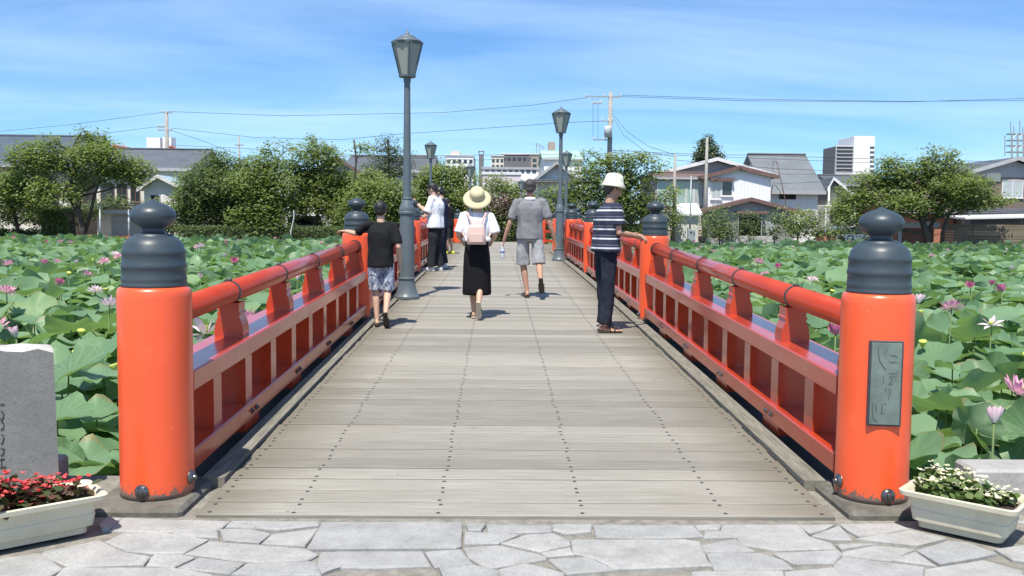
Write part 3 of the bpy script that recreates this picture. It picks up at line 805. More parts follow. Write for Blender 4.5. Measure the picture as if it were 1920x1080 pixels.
def lotus_leaf_mat(name, indiv):
    m, N, L, B = new_mat(name)
    if indiv:
        oi = N.new('ShaderNodeObjectInfo'); rv = oi.outputs['Random']
        v = coords(N, L); sp = N.new('ShaderNodeSeparateXYZ'); L.new(v, sp.inputs[0])
        an = mathn(N, L, 'ARCTAN2', sp.outputs['Y'], sp.outputs['X'])
        fr = mathn(N, L, 'ABSOLUTE', mathn(N, L, 'SUBTRACT', mathn(N, L, 'FRACT', mathn(N, L, 'MULTIPLY', an, 21/6.2832)), .5))
        rad = N.new('ShaderNodeVectorMath'); rad.operation = 'LENGTH'; L.new(v, rad.inputs[0])
        vein = mathn(N, L, 'GREATER_THAN', fr, mrange(N, L, rad.outputs['Value'], 0, .9, .30, .455))
    else:
        a = N.new('ShaderNodeAttribute'); a.attribute_name = 'rnd'; rv = a.outputs['Fac']; vein = None
    ramp = N.new('ShaderNodeValToRGB'); L.new(rv, ramp.inputs[0])
    e = ramp.color_ramp.elements; e[0].position = 0; e[0].color = (.115, .21, .095, 1); e[1].position = 1; e[1].color = (.25, .37, .15, 1)
    for p_, c_ in ((.45, (.15, .27, .125, 1)), (.8, (.19, .32, .165, 1))):
        q = e.new(p_); q.color = c_
    c = ramp.outputs[0]
    v2 = coords(N, L); blot = nz(N, L, 7 if indiv else 2.5, 4, .6, v2)
    c = mixc(N, L, mrange(N, L, blot, .35, .7, 0, .35), c, (.23, .35, .21))
    if vein is not None: c = mixc(N, L, mathn(N, L, 'MULTIPLY', vein, .5), c, (.25, .37, .21))
    if indiv:
        rad2 = mrange(N, L, mathn(N, L, 'ADD', rad.outputs['Value'], mathn(N, L, 'MULTIPLY', nz(N, L, 9, 4, .7, v2), .35)), 1.12, 1.22, 0, .7)
        c = mixc(N, L, mathn(N, L, 'MULTIPLY', rad2, mathn(N, L, 'GREATER_THAN', rv, .55)), c, (.28, .22, .09))
    # paler, bluish underside
    geo = N.new('ShaderNodeNewGeometry'); c = mixc(N, L, mathn(N, L, 'MULTIPLY', geo.outputs['Backfacing'], .6), c, (.27, .37, .25))
    L.new(c, B.inputs['Base Color']); B.inputs['Roughness'].default_value = .48; B.inputs['Specular IOR Level'].default_value = .45
    t = N.new('ShaderNodeBsdfTranslucent'); L.new(mixc(N, L, 1.0, c, (1.15, 1.3, .5), 'MULTIPLY'), t.inputs['Color'])
    mx = N.new('ShaderNodeMixShader'); mx.inputs[0].default_value = .32; L.new(B.outputs[0], mx.inputs[1]); L.new(t.outputs[0], mx.inputs[2])
    L.new(mx.outputs[0], N['Material Output'].inputs['Surface'])
    if vein is not None: bump(N, L, B, vein, .25, .004)
    return m
M['lotus'] = lotus_leaf_mat('lotus_leaf', True); M['lotus_far'] = lotus_leaf_mat('lotus_leaf_field', False)
M['stalk'] = paint('lotus_stalk', (.11, .17, .05), .6, .2, 8, 0)

def in_view(x, y, margin=1.5):
    return y > 4.9 and abs(x) < (y*0.60+margin)
leaves = []
lr = np.random.default_rng(11)
y = 5.05
while y < BANK-.2:
    st_ = .24 if y < 24 else (.31 if y < 40 else .38)
    half = y*.60+2.5
    xs = np.arange(-half, half, st_)
    for x in xs:
        xx, yy = x+lr.uniform(-.5, .5)*st_, y+lr.uniform(-.5, .5)*st_
        if abs(xx) < (2.25 if not 26 < yy < 38.5 else 3.25) or yy > BANK-.3 or yy < 4.98: continue
        swell = noise.noise(Vector((xx*.13, yy*.13, 1.7)))
        r = lr.uniform(.16, .31)*(1 if lr.random() > .12 else .6)
        h = -.10+.20*swell+lr.normal(0, .13)
        h -= max(0, (5.9-yy))*.25
        lvl = lr.random()
        if lvl < .30: h -= lr.uniform(.15, .45)
        h = min(max(h, WZ+.15), .20)
        tilt = abs(lr.normal(0, .40)); 
        if lr.random() < .07: tilt = lr.uniform(.8, 1.35)
        ta_, rv_ = lr.uniform(0, 6.28), lr.random()**1.3
        if yy > 44 and lr.random() < (.30 if xx > 0 else .10): tilt, ta_, h, rv_ = lr.uniform(.7, 1.35), math.pi+lr.uniform(-.6, .6), h+.12, 1.0
        leaves.append((xx, yy, h, r, tilt, ta_, lr.uniform(0, 6.28), rv_))
    y += st_*.96
def leaf_rot(tilt, ta, spin):
    ax = np.array([math.cos(ta), math.sin(ta), 0]); c, s_ = math.cos(tilt), math.sin(tilt)
    K = np.array([[0, 0, ax[1]], [0, 0, -ax[0]], [-ax[1], ax[0], 0]]); Rt = np.eye(3)+s_*K+(1-c)*(K@K)
    cs, ss = math.cos(spin), math.sin(spin); return Rt@np.array([[cs, -ss, 0], [ss, cs, 0], [0, 0, 1]])
# the 150 leaves of each side that show largest stand alone, the rest is the field
def shows(l):
    x, yy, h, r = l[:4]
    px = 931+(x-CX)*FPX/yy
    if not -40 < px < 1960: return 0
    py = 416-(h-CH)*FPX/yy
    if py > 1010 or (x < -2.2 and px < 95 and py > 640): return 0
    if abs(px-291) < 60 or abs(px-1642) < 60: return 0
    return r/yy*(1 if h > -.45 else .5)
order = sorted(range(len(leaves)), key=lambda i: -shows(leaves[i]))
solo_idx = set()
for sg in (-1, 1):
    solo_idx |= set([i for i in order if leaves[i][0]*sg > 0][:150])
TPL = [lotus_template(30, (.14, .4, .68, .88, 1.0), 40+k, .12+.05*(k % 4), .10+.035*(k % 3)) for k in range(9)]
TPL_F = [lotus_template(11, (.45, 1.0), 60+k, .12+.06*(k % 4), .12) for k in range(10)]
tpl_me = []
for V, F in TPL: tpl_me.append(idx_mesh('blade', V, F))
stalk_cache = {}
for i in sorted(solo_idx):
    xx, yy, h, r, tilt, ta, sp_, rv = leaves[i]
    px_ = 931+(xx-CX)*FPX/yy
    lab = '%s %s lotus leaf %s, %s' % ('small' if r < .2 else ('large' if r > .28 else 'middling'), 'level' if tilt < .25 else ('tilted' if tilt < .7 else 'upturned'), 'near the water edge' if yy < 7 else ('a little further out' if yy < 9 else 'well out in the pond'),
        ('left of the left front post' if px_ < 228 else 'behind the left railing') if xx < 0 else ('right of the plaque post' if px_ > 1712 else 'behind the right railing'))
    t = thing('lotus_leaf', lab, 'lotus leaf', (xx, yy, h), 'near lotus leaves %s of the bridge' % ('left' if xx < 0 else 'right'))
    b = link('blade', tpl_me[i % len(tpl_me)], M['lotus'], t)
    b.rotation_euler = Matrix(leaf_rot(tilt, ta, sp_).tolist()).to_euler(); b.scale = (r, r, r)
    m = MB(); L_ = h-WZ+.1; dx, dy = .06*math.cos(ta*3), .06*math.sin(ta*3)
    m.tube([(dx, dy, -L_), (dx*.6, dy*.6, -L_*.5), (0, 0, -.008)], [.009, .008, .006], 6); part('stalk', m, M['stalk'], t, True, False)
Vs, Fs, rs = [], [], []; o_ = 0
SV, SF = [], []; so = 0
for i, (xx, yy, h, r, tilt, ta, sp_, rv) in enumerate(leaves):
    if i in solo_idx: continue
    V, F = TPL_F[i % len(TPL_F)] if yy > 9 else TPL[i % len(TPL)]
    A = leaf_rot(tilt, ta, sp_)
    P = (V*r)@A.T+np.array([xx, yy, h]); Vs.append(P); Fs.append(F+o_); rs.append(np.full(len(F), rv)); o_ += len(V)
    if yy < 20:
        q = np.array([[0, .007, 0], [.006, -.004, 0], [-.006, -.004, 0]]); b0 = np.array([xx+.04, yy, WZ-.05]); b1 = np.array([xx, yy, h])
        SV.append(np.concatenate([q+b0, q+b1])); SF.append(np.array([[0, 1, 4, 3], [1, 2, 5, 4], [2, 0, 3, 5]])+so); so += 6
me = idx_mesh('lotus_field', np.concatenate(Vs), np.concatenate(Fs), {'rnd': np.concatenate(rs)})
o = link('lotus_field', me, M['lotus_far']); tag(o, 'dense green field of lotus leaves reaching to the far bank', 'lotus leaves', None, 'stuff')
me = idx_mesh('lotus_stalks', np.concatenate(SV), np.concatenate(SF)); o = link('lotus_stalks', me, M['stalk']); tag(o, 'green stalks standing in the water under the lotus leaves', 'stalks', None, 'stuff')

# lotus flowers
def petal_mat(name, base, tip):
    m, N, L, B = new_mat(name)
    a = N.new('ShaderNodeAttribute'); a.attribute_name = 'tip'
    v = coords(N, L); n1 = nz(N, L, 40, 3, .6, v)
    c = mixc(N, L, mrange(N, L, a.outputs['Fac'], .15, 1.0), base, tip)
    c = mixc(N, L, mrange(N, L, n1, .3, .8, 0, .3), c, [x*.8 for x in tip])
    L.new(c, B.inputs['Base Color']); B.inputs['Roughness'].default_value = .55
    t = N.new('ShaderNodeBsdfTranslucent'); L.new(c, t.inputs['Color'])
    mx = N.new('ShaderNodeMixShader'); mx.inputs[0].default_value = .3; L.new(B.outputs[0], mx.inputs[1]); L.new(t.outputs[0], mx.inputs[2])
    L.new(mx.outputs[0], N['Material Output'].inputs['Surface']); return m
M['petal_pink'] = petal_mat('petal_pink', (.86, .68, .72), (.76, .30, .48))
M['petal_pale'] = petal_mat('petal_pale', (.88, .84, .82), (.82, .58, .66))
M['petal_deep'] = petal_mat('petal_deep', (.80, .40, .54), (.66, .10, .30))
M['pod'] = paint('lotus_pod', (.45, .50, .10), .6, .2, 30, .2)
def petal_flower(rings, seed, width=.36, cup=.16):
    """rings: (count, length, opening angle from upright, petal curl)"""
    rr = random.Random(seed); V = []; F = []; tip = []
    for (cnt, ln, ang_, curl) in rings:
        off = rr.random()*6.28
        for k in range(cnt):
            th = off+2*math.pi*k/cnt+rr.uniform(-.15, .15); a0 = ang_+rr.uniform(-.16, .16); l = ln*rr.uniform(.88, 1.08); o0 = len(V)
            rad = np.array([math.cos(th), math.sin(th), 0]); tan = np.array([-math.sin(th), math.cos(th), 0]); up = np.array([0, 0, 1.0])
            p = rad*.012+up*.0; a = a0-curl*.5; ns = 6
            for s_ in range(ns+1):
                f = s_/ns; w = width*l*math.sin(math.pi*min(1, (f*.86+.07)))**.75*(.55+.6*f if f < .6 else 1.0-(f-.6)*.9)
                d = rad*math.sin(a)+up*math.cos(a); nrm = rad*-math.cos(a)+up*math.sin(a)
                for j in (-1, -.5, 0, .5, 1):
                    V.append(p+tan*w*.5*j+nrm*cup*w*abs(j)**1.8); tip.append(f)
                p = p+d*l/ns; a += curl/ns
            for s_ in range(ns):
                for j in range(4): F.append((o0+s_*5+j, o0+s_*5+j+1, o0+(s_+1)*5+j+1, o0+(s_+1)*5+j))
    return idx_mesh('petals', np.array(V), np.array(F), None, True, {'tip': tip})
FL = {
 'open': [petal_flower([(8, .125, 1.25, -.5), (8, .125, .85, -.6), (7, .11, .45, -.5)], s) for s in (1, 2)],
 'full': [petal_flower([(9, .13, 1.45, -.3), (9, .13, 1.05, -.5), (8, .12, .7, -.5), (8, .10, .35, -.4)], s, .34) for s in (3, 4)],
 'half': [petal_flower([(7, .12, .62, -.7), (6, .12, .35, -.6), (5, .11, .15, -.4)], s, .42) for s in (5, 6)],
 'ragged': [petal_flower([(5, .14, 1.5, .5), (3, .13, .8, .2)], s, .40) for s in (7, 8)],
 'bud': [petal_flower([(6, .11, .30, -.75), (5, .105, .18, -.5)], s, .52, .35) for s in (9,)],
}
pod_me = MB().lathe([(.008, 0), (.020, .02), (.030, .045), (.030, .05), (.004, .054)], 12).mesh('seed_pod', True)
def lotus_flower(p, kind, colr, label, group, scale=1.0, tilt=.25, seed=0):
    rr = random.Random(seed); t = thing('lotus_flower' if kind != 'bud' else 'lotus_bud', label, 'lotus flower' if kind != 'bud' else 'lotus bud', tuple(p), group)
    b = link('petals', FL[kind][seed % len(FL[kind])], M[colr], t)
    b.rotation_euler = (rr.uniform(-.1, .1)+tilt, rr.uniform(-.25, .25), rr.uniform(0, 6.28)); b.scale = (scale,)*3
    if kind != 'bud':
        q = link('seed_pod', pod_me, M['pod'], t); q.rotation_euler = b.rotation_euler; q.scale = (scale,)*3
    m = MB(); L_ = p[2]-WZ+.05; dx = rr.uniform(-.08, .08)
    m.tube([(dx, rr.uniform(-.05, .05), -L_), (dx*.5, 0, -L_*.45), (0, 0, .004)], [.009, .008, .0065], 7); part('stalk', m, M['stalk'], t, True, False)
SPEC = [  # px, py, distance, kind, petals, scale, label
 (1785, 570, 9.8, 'full', 'petal_pink', 1.0, 'fully open pink lotus flower just right of the plaque post finial'),
 (1860, 603, 9.2, 'ragged', 'petal_pale', .95, 'ragged pale lotus flower losing its petals, right of the plaque post'),
 (1908, 722, 6.2, 'open', 'petal_pink', 1.1, 'large pink lotus flower cut by the right edge'),
 (1864, 778, 5.3, 'bud', 'petal_pale', .95, 'upright pink lotus bud on its stalk above the white flower planter'),
 (1722, 560, 11.5, 'bud', 'petal_deep', 1.2, 'deep pink lotus bud close to the cap of the plaque post'),
 (1820, 534, 14, 'half', 'petal_deep', .9, 'small deep pink half open lotus flower right of the plaque post'),
 (1880, 540, 13, 'half', 'petal_deep', 1.0, 'deep pink half open lotus flower near the right edge'),
 (205, 565, 9.6, 'open', 'petal_pale', 1.0, 'white and pink open lotus flower left of the left front post'),
 (12, 540, 11.5, 'full', 'petal_pink', .9, 'magenta lotus flower cut by the left edge'),
 (179, 541, 13, 'open', 'petal_pale', .9, 'pale lotus flower above the white open one, left of the left front post'),
 (112, 528, 13.5, 'half', 'petal_deep', .9, 'deep pink half open lotus flower in the left field'),
 (195, 487, 19, 'full', 'petal_pink', 1.0, 'pink lotus flower against the slate cap of the left front post'),
 (15, 492, 18, 'open', 'petal_pale', 1.1, 'pale pink open lotus flower high at the left edge'),
 (30, 622, 8.0, 'bud', 'petal_pale', .9, 'brownish pink lotus bud above the monument'),
 (462, 590, 8.0, 'open', 'petal_pale', 1.0, 'pale open lotus flower seen through the left railing below the handrail'),
 (385, 612, 6.6, 'ragged', 'petal_pale', 1.2, 'large drooping pale lotus flower between the left front post and the first strut'),
 (1567, 618, 7.5, 'half', 'petal_deep', .9, 'deep pink lotus flower seen through the right railing next to the plaque post'),
 (440, 488, 17, 'half', 'petal_pink', 1.0, 'pink half open lotus flower above the left handrail'),
 (1422, 488, 17, 'full', 'petal_pink', .95, 'pink lotus flower above the right handrail'),
 (376, 460, 24, 'open', 'petal_pale', 1.1, 'very pale lotus flower right of the left front finial'),
]
for k, (px, py, D, kd, cl_, sc_, lb) in enumerate(SPEC):
    p = at(px, py, D); lotus_flower((p[0], p[1], p[2]-.05*sc_), kd, cl_, lb, 'lotus flowers in the pond', sc_, .3, k)
fr = random.Random(21); cnt = 0
while cnt < 120:
    yy = 9+(BANK-10.5)*fr.random()**.8; xx = fr.uniform(-1, 1)*(yy*.58+1)
    if abs(xx) < (2.4 if not 26 < yy < 39 else 3.4): continue
    h = .02+fr.uniform(0, .32)
    px = 931+(xx-CX)*FPX/yy
    if yy < 15 and fr.random() < .75: continue
    kd = fr.choice(['open', 'open', 'full', 'half', 'half', 'bud']); cl_ = fr.choice(['petal_pink', 'petal_pale', 'petal_pale', 'petal_pale', 'petal_deep'])
    side = 'left' if xx < 0 else 'right'; band = 'at mid distance' if yy < 24 else ('far off' if yy < 42 else 'by the far bank')
    tone = {'petal_pink': 'pink', 'petal_pale': 'pale pink', 'petal_deep': 'deep pink'}[cl_]; st2 = {'open': 'open', 'full': 'full', 'half': 'half open', 'bud': 'closed'}[kd]
    lotus_flower((xx, yy, h), kd, cl_, '%s %s lotus %s %s, %s of the bridge' % (st2, tone, 'bud' if kd == 'bud' else 'flower', band, side), 'lotus flowers in the pond', fr.uniform(.85, 1.15), fr.uniform(0, .4), cnt+50); cnt += 1

# ripening seed pods left after the petals fall
pod2 = MB().lathe([(.008, -.004), (.018, .012), (.034, .05), (.041, .066), (.040, .074), (.030, .077), (.004, .075)], 14).mesh('pod_head', True)
pr_ = random.Random(33); k = 0
while k < 36:
    yy = 6.3+22*pr_.random()**1.3; xx = pr_.uniform(-1, 1)*(yy*.55+.5)
    if abs(xx) < 2.5: continue
    h = .02+pr_.uniform(-.05, .28)
    t = thing('lotus_seed_pod', 'green lotus seed pod on a bare stalk %s, %s of the bridge' % ('near the front' if yy < 11 else 'further out', 'left' if xx < 0 else 'right'), 'seed pod', (xx, yy, h), 'lotus seed pods in the pond')
    q = link('pod_head', pod2, M['pod'], t); q.rotation_euler = (pr_.uniform(-.4, .4), pr_.uniform(-.4, .4), 0)
    m = MB(); L_ = h-WZ+.05; m.tube([(pr_.uniform(-.06, .06), 0, -L_), (.01, 0, -L_*.4), (0, 0, 0)], [.009, .008, .007], 6); part('stalk', m, M['stalk'], t, True, False); k += 1

# ------------------------------------------------------------------ trees and shrubs
M['leaf_cherry'] = foliage('cherry_leaf', (.14, .19, .062), (.28, .345, .13), .45)
M['leaf_dark'] = foliage('dark_leaf', (.09, .135, .055), (.20, .26, .11), .42)
M['leaf_pine'] = foliage('pine_needle', (.06, .095, .045), (.13, .175, .085), .25)
M['leaf_purple'] = foliage('purple_leaf', (.07, .05, .04), (.19, .11, .10), .25)
M['leaf_light'] = foliage('light_leaf', (.15, .20, .06), (.31, .37, .14), .42)
M['bark'] = paint('bark', (.085, .072, .058), .9, .35, 6, .8, .1, dirt=(.20, .19, .16), dirt_amt=.5, stretch=(1, 1, .4))
def leaf_cloud(blobs, rr, leaf, per_m3=200, clump=10, upright=.9):
    """leaves hung in clumps through the volume of each blob (centre, radii)"""
    C, RD = [], []
    for (c, r) in blobs:
        vol = 4.19*r[0]*r[1]*r[2]; k = max(8, int(vol*per_m3/clump*1.0))
        d = rr.normal(size=(k, 3)); d /= np.linalg.norm(d, axis=1)[:, None]
        q = rr.random(k)**(1/2.2); P = c+d*np.array(r)*q[:, None]*(.88+.24*rr.random((k, 1)))
        C.append(P)
    C = np.concatenate(C); n = len(C)
    cl = np.repeat(C, clump, axis=0)+rr.normal(size=(n*clump, 3))*np.array([.24, .24, .15])
    tone = np.clip(np.repeat(rr.random(n), clump)*.65+rr.random(n*clump)*.4, 0, 1)
    N_ = len(cl); nn = rr.normal(size=(N_, 3)); nn[:, 2] = np.abs(nn[:, 2])+upright*.5; nn += SUN*1.1; nn /= np.linalg.norm(nn, axis=1)[:, None]
    a = np.cross(nn, rr.normal(size=(N_, 3))); a /= np.linalg.norm(a, axis=1)[:, None]; b = np.cross(nn, a)
    s_ = leaf*(.6+.8*rr.random((N_, 1)))
    V = np.stack([cl-a*s_, cl-b*s_*.55+nn*s_*.12, cl+a*s_*1.1, cl+b*s_*.55+nn*s_*.12], 1).reshape(-1, 3)
    return V, tone
def tree(name, label, D, trunk, blobs, mat='leaf_cherry', leaf=.10, tr=.17, depth=.9, seed=1, per_m3=270, cat='tree', group='trees and shrubs on the far bank', limbs=True, extra=()):
    """trunk: photo points from the ground up; blobs: (px, py, rx, ry) of the leaf masses; all at distance D"""
    rr = np.random.default_rng(seed); s = D/FPX; tr *= .62; leaf *= 1.0
    tp = [at(px, py, D) for px, py in trunk]; base = tp[0].copy(); base[2] = -.03; tp[0] = base
    t = thing(name, label, cat, tuple(base), group)
    B = []
    for (px, py, rx, ry) in blobs:
        c = at(px, py, D); rx_, ry_ = rx*s*1.32, ry*s*1.28; dpt = max(.35, depth*(rx_+ry_)*.5)
        c[1] += rr.uniform(-.8, .8)*min(1.8, dpt*.8)
        B.append((c, (rx_, dpt, ry_)))
    V, tone = leaf_cloud(B, rr, leaf, per_m3)
    m = MB(); k = len(tp)
    m.tube(tp, [tr*(1.25-.65*i/max(1, k-1)) for i in range(k)], 9)
    for br in extra:
        q = [at(px, py, D+.2) for px, py in br]; m.tube(q, [tr*.75*(1-.7*i/(len(q)-1)) for i in range(len(q))], 7)
    if limbs:
        for (c, r) in B:
            # a limb from the upper trunk to the mass, then twigs inside it
            i0 = min(range(k), key=lambda i: abs(tp[i][2]-(c[2]-r[2]-.7)) if i > 0 else 9e9) if k > 1 else 0
            a = tp[i0]; mid = (a+c)/2+np.array([rr.normal()*.2, rr.normal()*.2, -.15*abs(c[0]-a[0])*.3+.1])
            m.tube([a, mid, c+np.array([0, 0, -.1])], [tr*.42, tr*.26, tr*.08], 6)
            for q in range(3):
                e = c+rr.normal(size=3)*np.array(r)*.55; st_ = mid+(c-mid)*rr.uniform(.2, .9)
                m.tube([st_, (st_+e)/2+rr.normal(size=3)*.08, e], [tr*.13, tr*.09, tr*.03], 4)
    part('trunk', m, M['bark'], t, True)
    me = big_mesh('crown', V-base, 4, {'rnd': tone})
    link('crown', me, M[mat], t)
    return t
tree('cherry_tree', 'tall spreading cherry tree with a forked dark trunk near the left edge', 60, [(157, 470), (154, 430), (147, 395), (132, 372), (138, 330), (140, 300)],
     [(100, 262, 16, 9), (155, 252, 9, 14), (172, 270, 22, 22), (196, 297, 42, 24), (236, 320, 40, 22), (150, 335, 30, 16), (92, 365, 30, 24), (140, 362, 20, 15), (258, 337, 24, 10), (60, 296, 46, 26), (107, 308, 28, 16), (200, 332, 24, 12), (130, 285, 16, 14)], tr=.34, seed=2, per_m3=290,
     extra=([(157, 440), (170, 400), (176, 370), (190, 330)], [(134, 345), (140, 300), (137, 275), (152, 250)]))
tree('cherry_tree', 'low leafy tree with a thin trunk cut by the left edge', 61.5, [(34, 465), (32, 425), (28, 395)], [(27, 368, 34, 24), (56, 348, 46, 26), (4, 395, 26, 26), (14, 340, 22, 14), (70, 385, 22, 14)], tr=.22, seed=3)
tree('leafy_tree', 'dark rounded tree between the left finial and the utility pole wires', 62, [(410, 462), (412, 430), (408, 390)], [(407, 310, 32, 24), (392, 342, 40, 28), (461, 320, 34, 20), (432, 355, 40, 26), (400, 390, 46, 28), (360, 380, 26, 26), (345, 415, 26, 26), (445, 385, 30, 22)], 'leaf_dark', tr=.28, seed=4)
tree('cherry_tree', 'loose branched tree with sparse upright twigs left of the white van', 60.5, [(498, 464), (500, 420), (510, 370), (515, 320)], [(506, 280, 13, 13), (541, 274, 13, 7), (500, 312, 32, 20), (478, 345, 36, 24), (528, 345, 26, 20), (505, 385, 42, 26), (470, 410, 34, 26), (520, 418, 26, 24)], tr=.22, seed=5)
tree('cherry_tree', 'tall pointed green tree standing behind the white van', 63, [(604, 462), (602, 430), (594, 395), (590, 340)], [(587, 264, 9, 12), (590, 287, 32, 18), (616, 299, 26, 16), (548, 318, 26, 18), (582, 322, 34, 16), (568, 345, 40, 20), (622, 343, 42, 22), (584, 382, 36, 18), (632, 376, 36, 26), (556, 380, 24, 20), (640, 415, 24, 28)], tr=.25, seed=6)
tree('leafy_tree', 'slender tree with a bare leaning trunk beside the pine', 61.5, [(652, 462), (654, 400), (664, 345), (668, 300), (664, 262)], [(684, 280, 16, 11), (672, 375, 28, 22), (690, 350, 26, 20), (660, 405, 22, 24), (700, 330, 16, 12)], tr=.14, seed=7)
tree('pine_tree', 'dark pine with flat layered branches left of the tallest lamp', 66, [(730, 462), (731, 400), (728, 340), (730, 290), (727, 262)], [(726, 262, 16, 5), (716, 277, 22, 6), (742, 283, 18, 6), (722, 296, 26, 7), (748, 303, 20, 6), (712, 315, 26, 7), (742, 322, 26, 8), (768, 292, 10, 5), (772, 310, 12, 5), (722, 335, 30, 8)], 'leaf_pine', .075, tr=.2, seed=8, per_m3=420, depth=1.2)
tree('leafy_tree', 'bushy green tree low behind the boy and the tallest lamp', 59.5, [(720, 462), (722, 420), (720, 390)], [(700, 362, 34, 24), (742, 368, 32, 26), (716, 396, 40, 26), (690, 425, 30, 28), (748, 418, 30, 32), (765, 390, 22, 26)], tr=.2, seed=9)
tree('leafy_tree', 'broad green tree behind the man looking at his phone', 62, [(838, 462), (838, 410), (842, 370)], [(842, 318, 32, 14), (815, 335, 30, 20), (862, 340, 28, 20), (800, 362, 26, 26), (836, 368, 38, 24), (868, 378, 26, 22), (790, 398, 24, 30), (850, 410, 40, 30)], tr=.25, seed=10)
tree('leafy_tree', 'low green tree behind the woman in the straw hat', 61, [(925, 462), (926, 425)], [(924, 337, 18, 8), (938, 356, 34, 15), (968, 368, 28, 18), (905, 385, 26, 24), (975, 400, 26, 24), (940, 415, 34, 26)], tr=.16, seed=12)
tree('purple_shrub', 'purplish leaved shrub between the straw hat and the grey shirted man', 59.6, [(946, 460), (945, 420)], [(944, 378, 20, 13), (952, 396, 18, 14), (930, 392, 12, 12)], 'leaf_purple', .08, tr=.08, seed=13, cat='shrub')
tree('leafy_tree', 'small green tree behind the right lamp column', 60.5, [(1040, 462), (1040, 420)], [(1032, 362, 20, 12), (1066, 368, 24, 14), (1045, 390, 30, 20), (1075, 405, 20, 24), (1020, 420, 20, 24)], tr=.14, seed=14)
tree('cherry_tree', 'wide tree behind the old man with the white hat', 59.5, [(1186, 466), (1184, 425), (1176, 385), (1170, 345)], [(1112, 288, 16, 7), (1098, 326, 22, 22), (1139, 312, 30, 17), (1178, 303, 26, 14), (1210, 297, 22, 10), (1230, 316, 20, 9), (1184, 338, 36, 20), (1140, 345, 30, 20), (1169, 373, 28, 26), (1198, 397, 32, 26), (1098, 368, 24, 32), (1130, 395, 26, 30), (1225, 372, 16, 12)], tr=.27, seed=15)
tree('bamboo_clump', 'pale yellow green bamboo in front of the glazed porch', 60.5, [(1258, 462), (1257, 410)], [(1258, 365, 16, 20), (1252, 395, 16, 24), (1268, 412, 12, 22), (1240, 432, 18, 14)], 'leaf_light', .08, tr=.05, seed=16, cat='bamboo')
tree('round_shrub', 'big dark round shrub left of the house entrance', 58.9, [(1349, 464), (1349, 440)], [(1348, 412, 26, 20), (1338, 434, 24, 20), (1364, 434, 22, 20)], 'leaf_dark', .08, tr=.07, seed=17, cat='shrub')
tree('garden_tree', 'thin dark tree right in front of the house entrance', 59.2, [(1406, 464), (1406, 430), (1405, 405)], [(1404, 405, 16, 8), (1398, 422, 18, 8), (1414, 428, 16, 8), (1404, 440, 14, 9)], 'leaf_dark', .07, tr=.07, seed=18)
tree('round_shrub', 'narrow dark shrub right of the house entrance', 59.0, [(1452, 464), (1452, 440)], [(1452, 414, 11, 20), (1450, 438, 14, 18)], 'leaf_dark', .08, tr=.06, seed=19, cat='shrub')
tree('garden_tree', 'light green leafy tree right of the house entrance', 58.8, [(1495, 466), (1496, 440), (1494, 420)], [(1490, 410, 24, 15), (1512, 405, 22, 13), (1478, 430, 20, 14), (1506, 430, 24, 14), (1522, 418, 14, 12)], 'leaf_light', .085, tr=.09, seed=20)
tree('round_shrub', 'low green shrub before the brown panel on the right', 58.8, [(1546, 464), (1546, 448)], [(1546, 438, 24, 10), (1570, 432, 16, 14), (1532, 445, 14, 9)], tr=.05, seed=21, cat='shrub')
tree('cherry_tree', 'wide spreading cherry tree with two pale trunks at the right', 59, [(1740, 470), (1738, 440), (1730, 415), (1722, 385), (1730, 340)],
     [(1665, 306, 20, 12), (1745, 291, 18, 11), (1780, 296, 18, 12), (1684, 325, 40, 17), (1745, 317, 40, 17), (1800, 325, 26, 16), (1636, 342, 34, 16), (1708, 353, 46, 20), (1776, 352, 44, 22), (1826, 356, 30, 15), (1624, 372, 40, 17), (1684, 382, 40, 18), (1757, 387, 40, 14), (1829, 380, 38, 12), (1870, 376, 26, 9), (1586, 393, 30, 18), (1600, 415, 26, 14), (1845, 340, 14, 10)], tr=.34, seed=22, per_m3=290,
     extra=([(1765, 470), (1768, 435), (1778, 405), (1800, 380), (1830, 365)], [(1738, 440), (1752, 410), (1765, 380), (1772, 340)]))
tree('conifer_tree', 'dark cone shaped conifer rising behind the grey roofs', 92, [(1327, 455), (1327, 300)], [(1327, 262, 8, 8), (1327, 273, 14, 9), (1326, 285, 19, 10), (1327, 298, 23, 11), (1327, 315, 26, 14), (1327, 335, 28, 16)], 'leaf_pine', .15, tr=.3, seed=23, per_m3=290)
tree('round_shrub', 'dark shrub behind the blue car at the right', 58.9, [(1618, 464), (1618, 450)], [(1612, 446, 18, 14), (1634, 450, 14, 12), (1590, 455, 12, 10)], 'leaf_dark', .08, tr=.05, seed=24, cat='shrub')
tree('garden_tree', 'small far tree with dark leaves behind the white pole', 70, [(1572, 462), (1573, 420)], [(1572, 372, 14, 16), (1578, 395, 16, 16)], 'leaf_cherry', .09, tr=.1, seed=25)
tree('leafy_tree', 'broad low tree mass left of the thin pale stake', 64.5, [(470, 462), (470, 420), (468, 380)], [(440, 345, 30, 22), (480, 350, 30, 20), (455, 385, 36, 24), (500, 390, 30, 26), (430, 420, 36, 26), (480, 428, 34, 24)], tr=.22, seed=31)
tree('leafy_tree', 'broad low tree mass between the white van and the pine', 65, [(670, 462), (670, 420), (668, 390)], [(650, 345, 26, 16), (690, 340, 26, 16), (640, 385, 30, 24), (685, 385, 34, 26), (660, 425, 34, 26), (720, 420, 30, 28)], tr=.22, seed=32)
tree('leafy_tree', 'low leafy tree between the slate roofed house and the left finial', 63.5, [(300, 464), (300, 430), (296, 400)], [(290, 392, 24, 14), (318, 400, 22, 16), (335, 380, 20, 16), (300, 425, 28, 18), (350, 350, 20, 20)], tr=.16, seed=33)
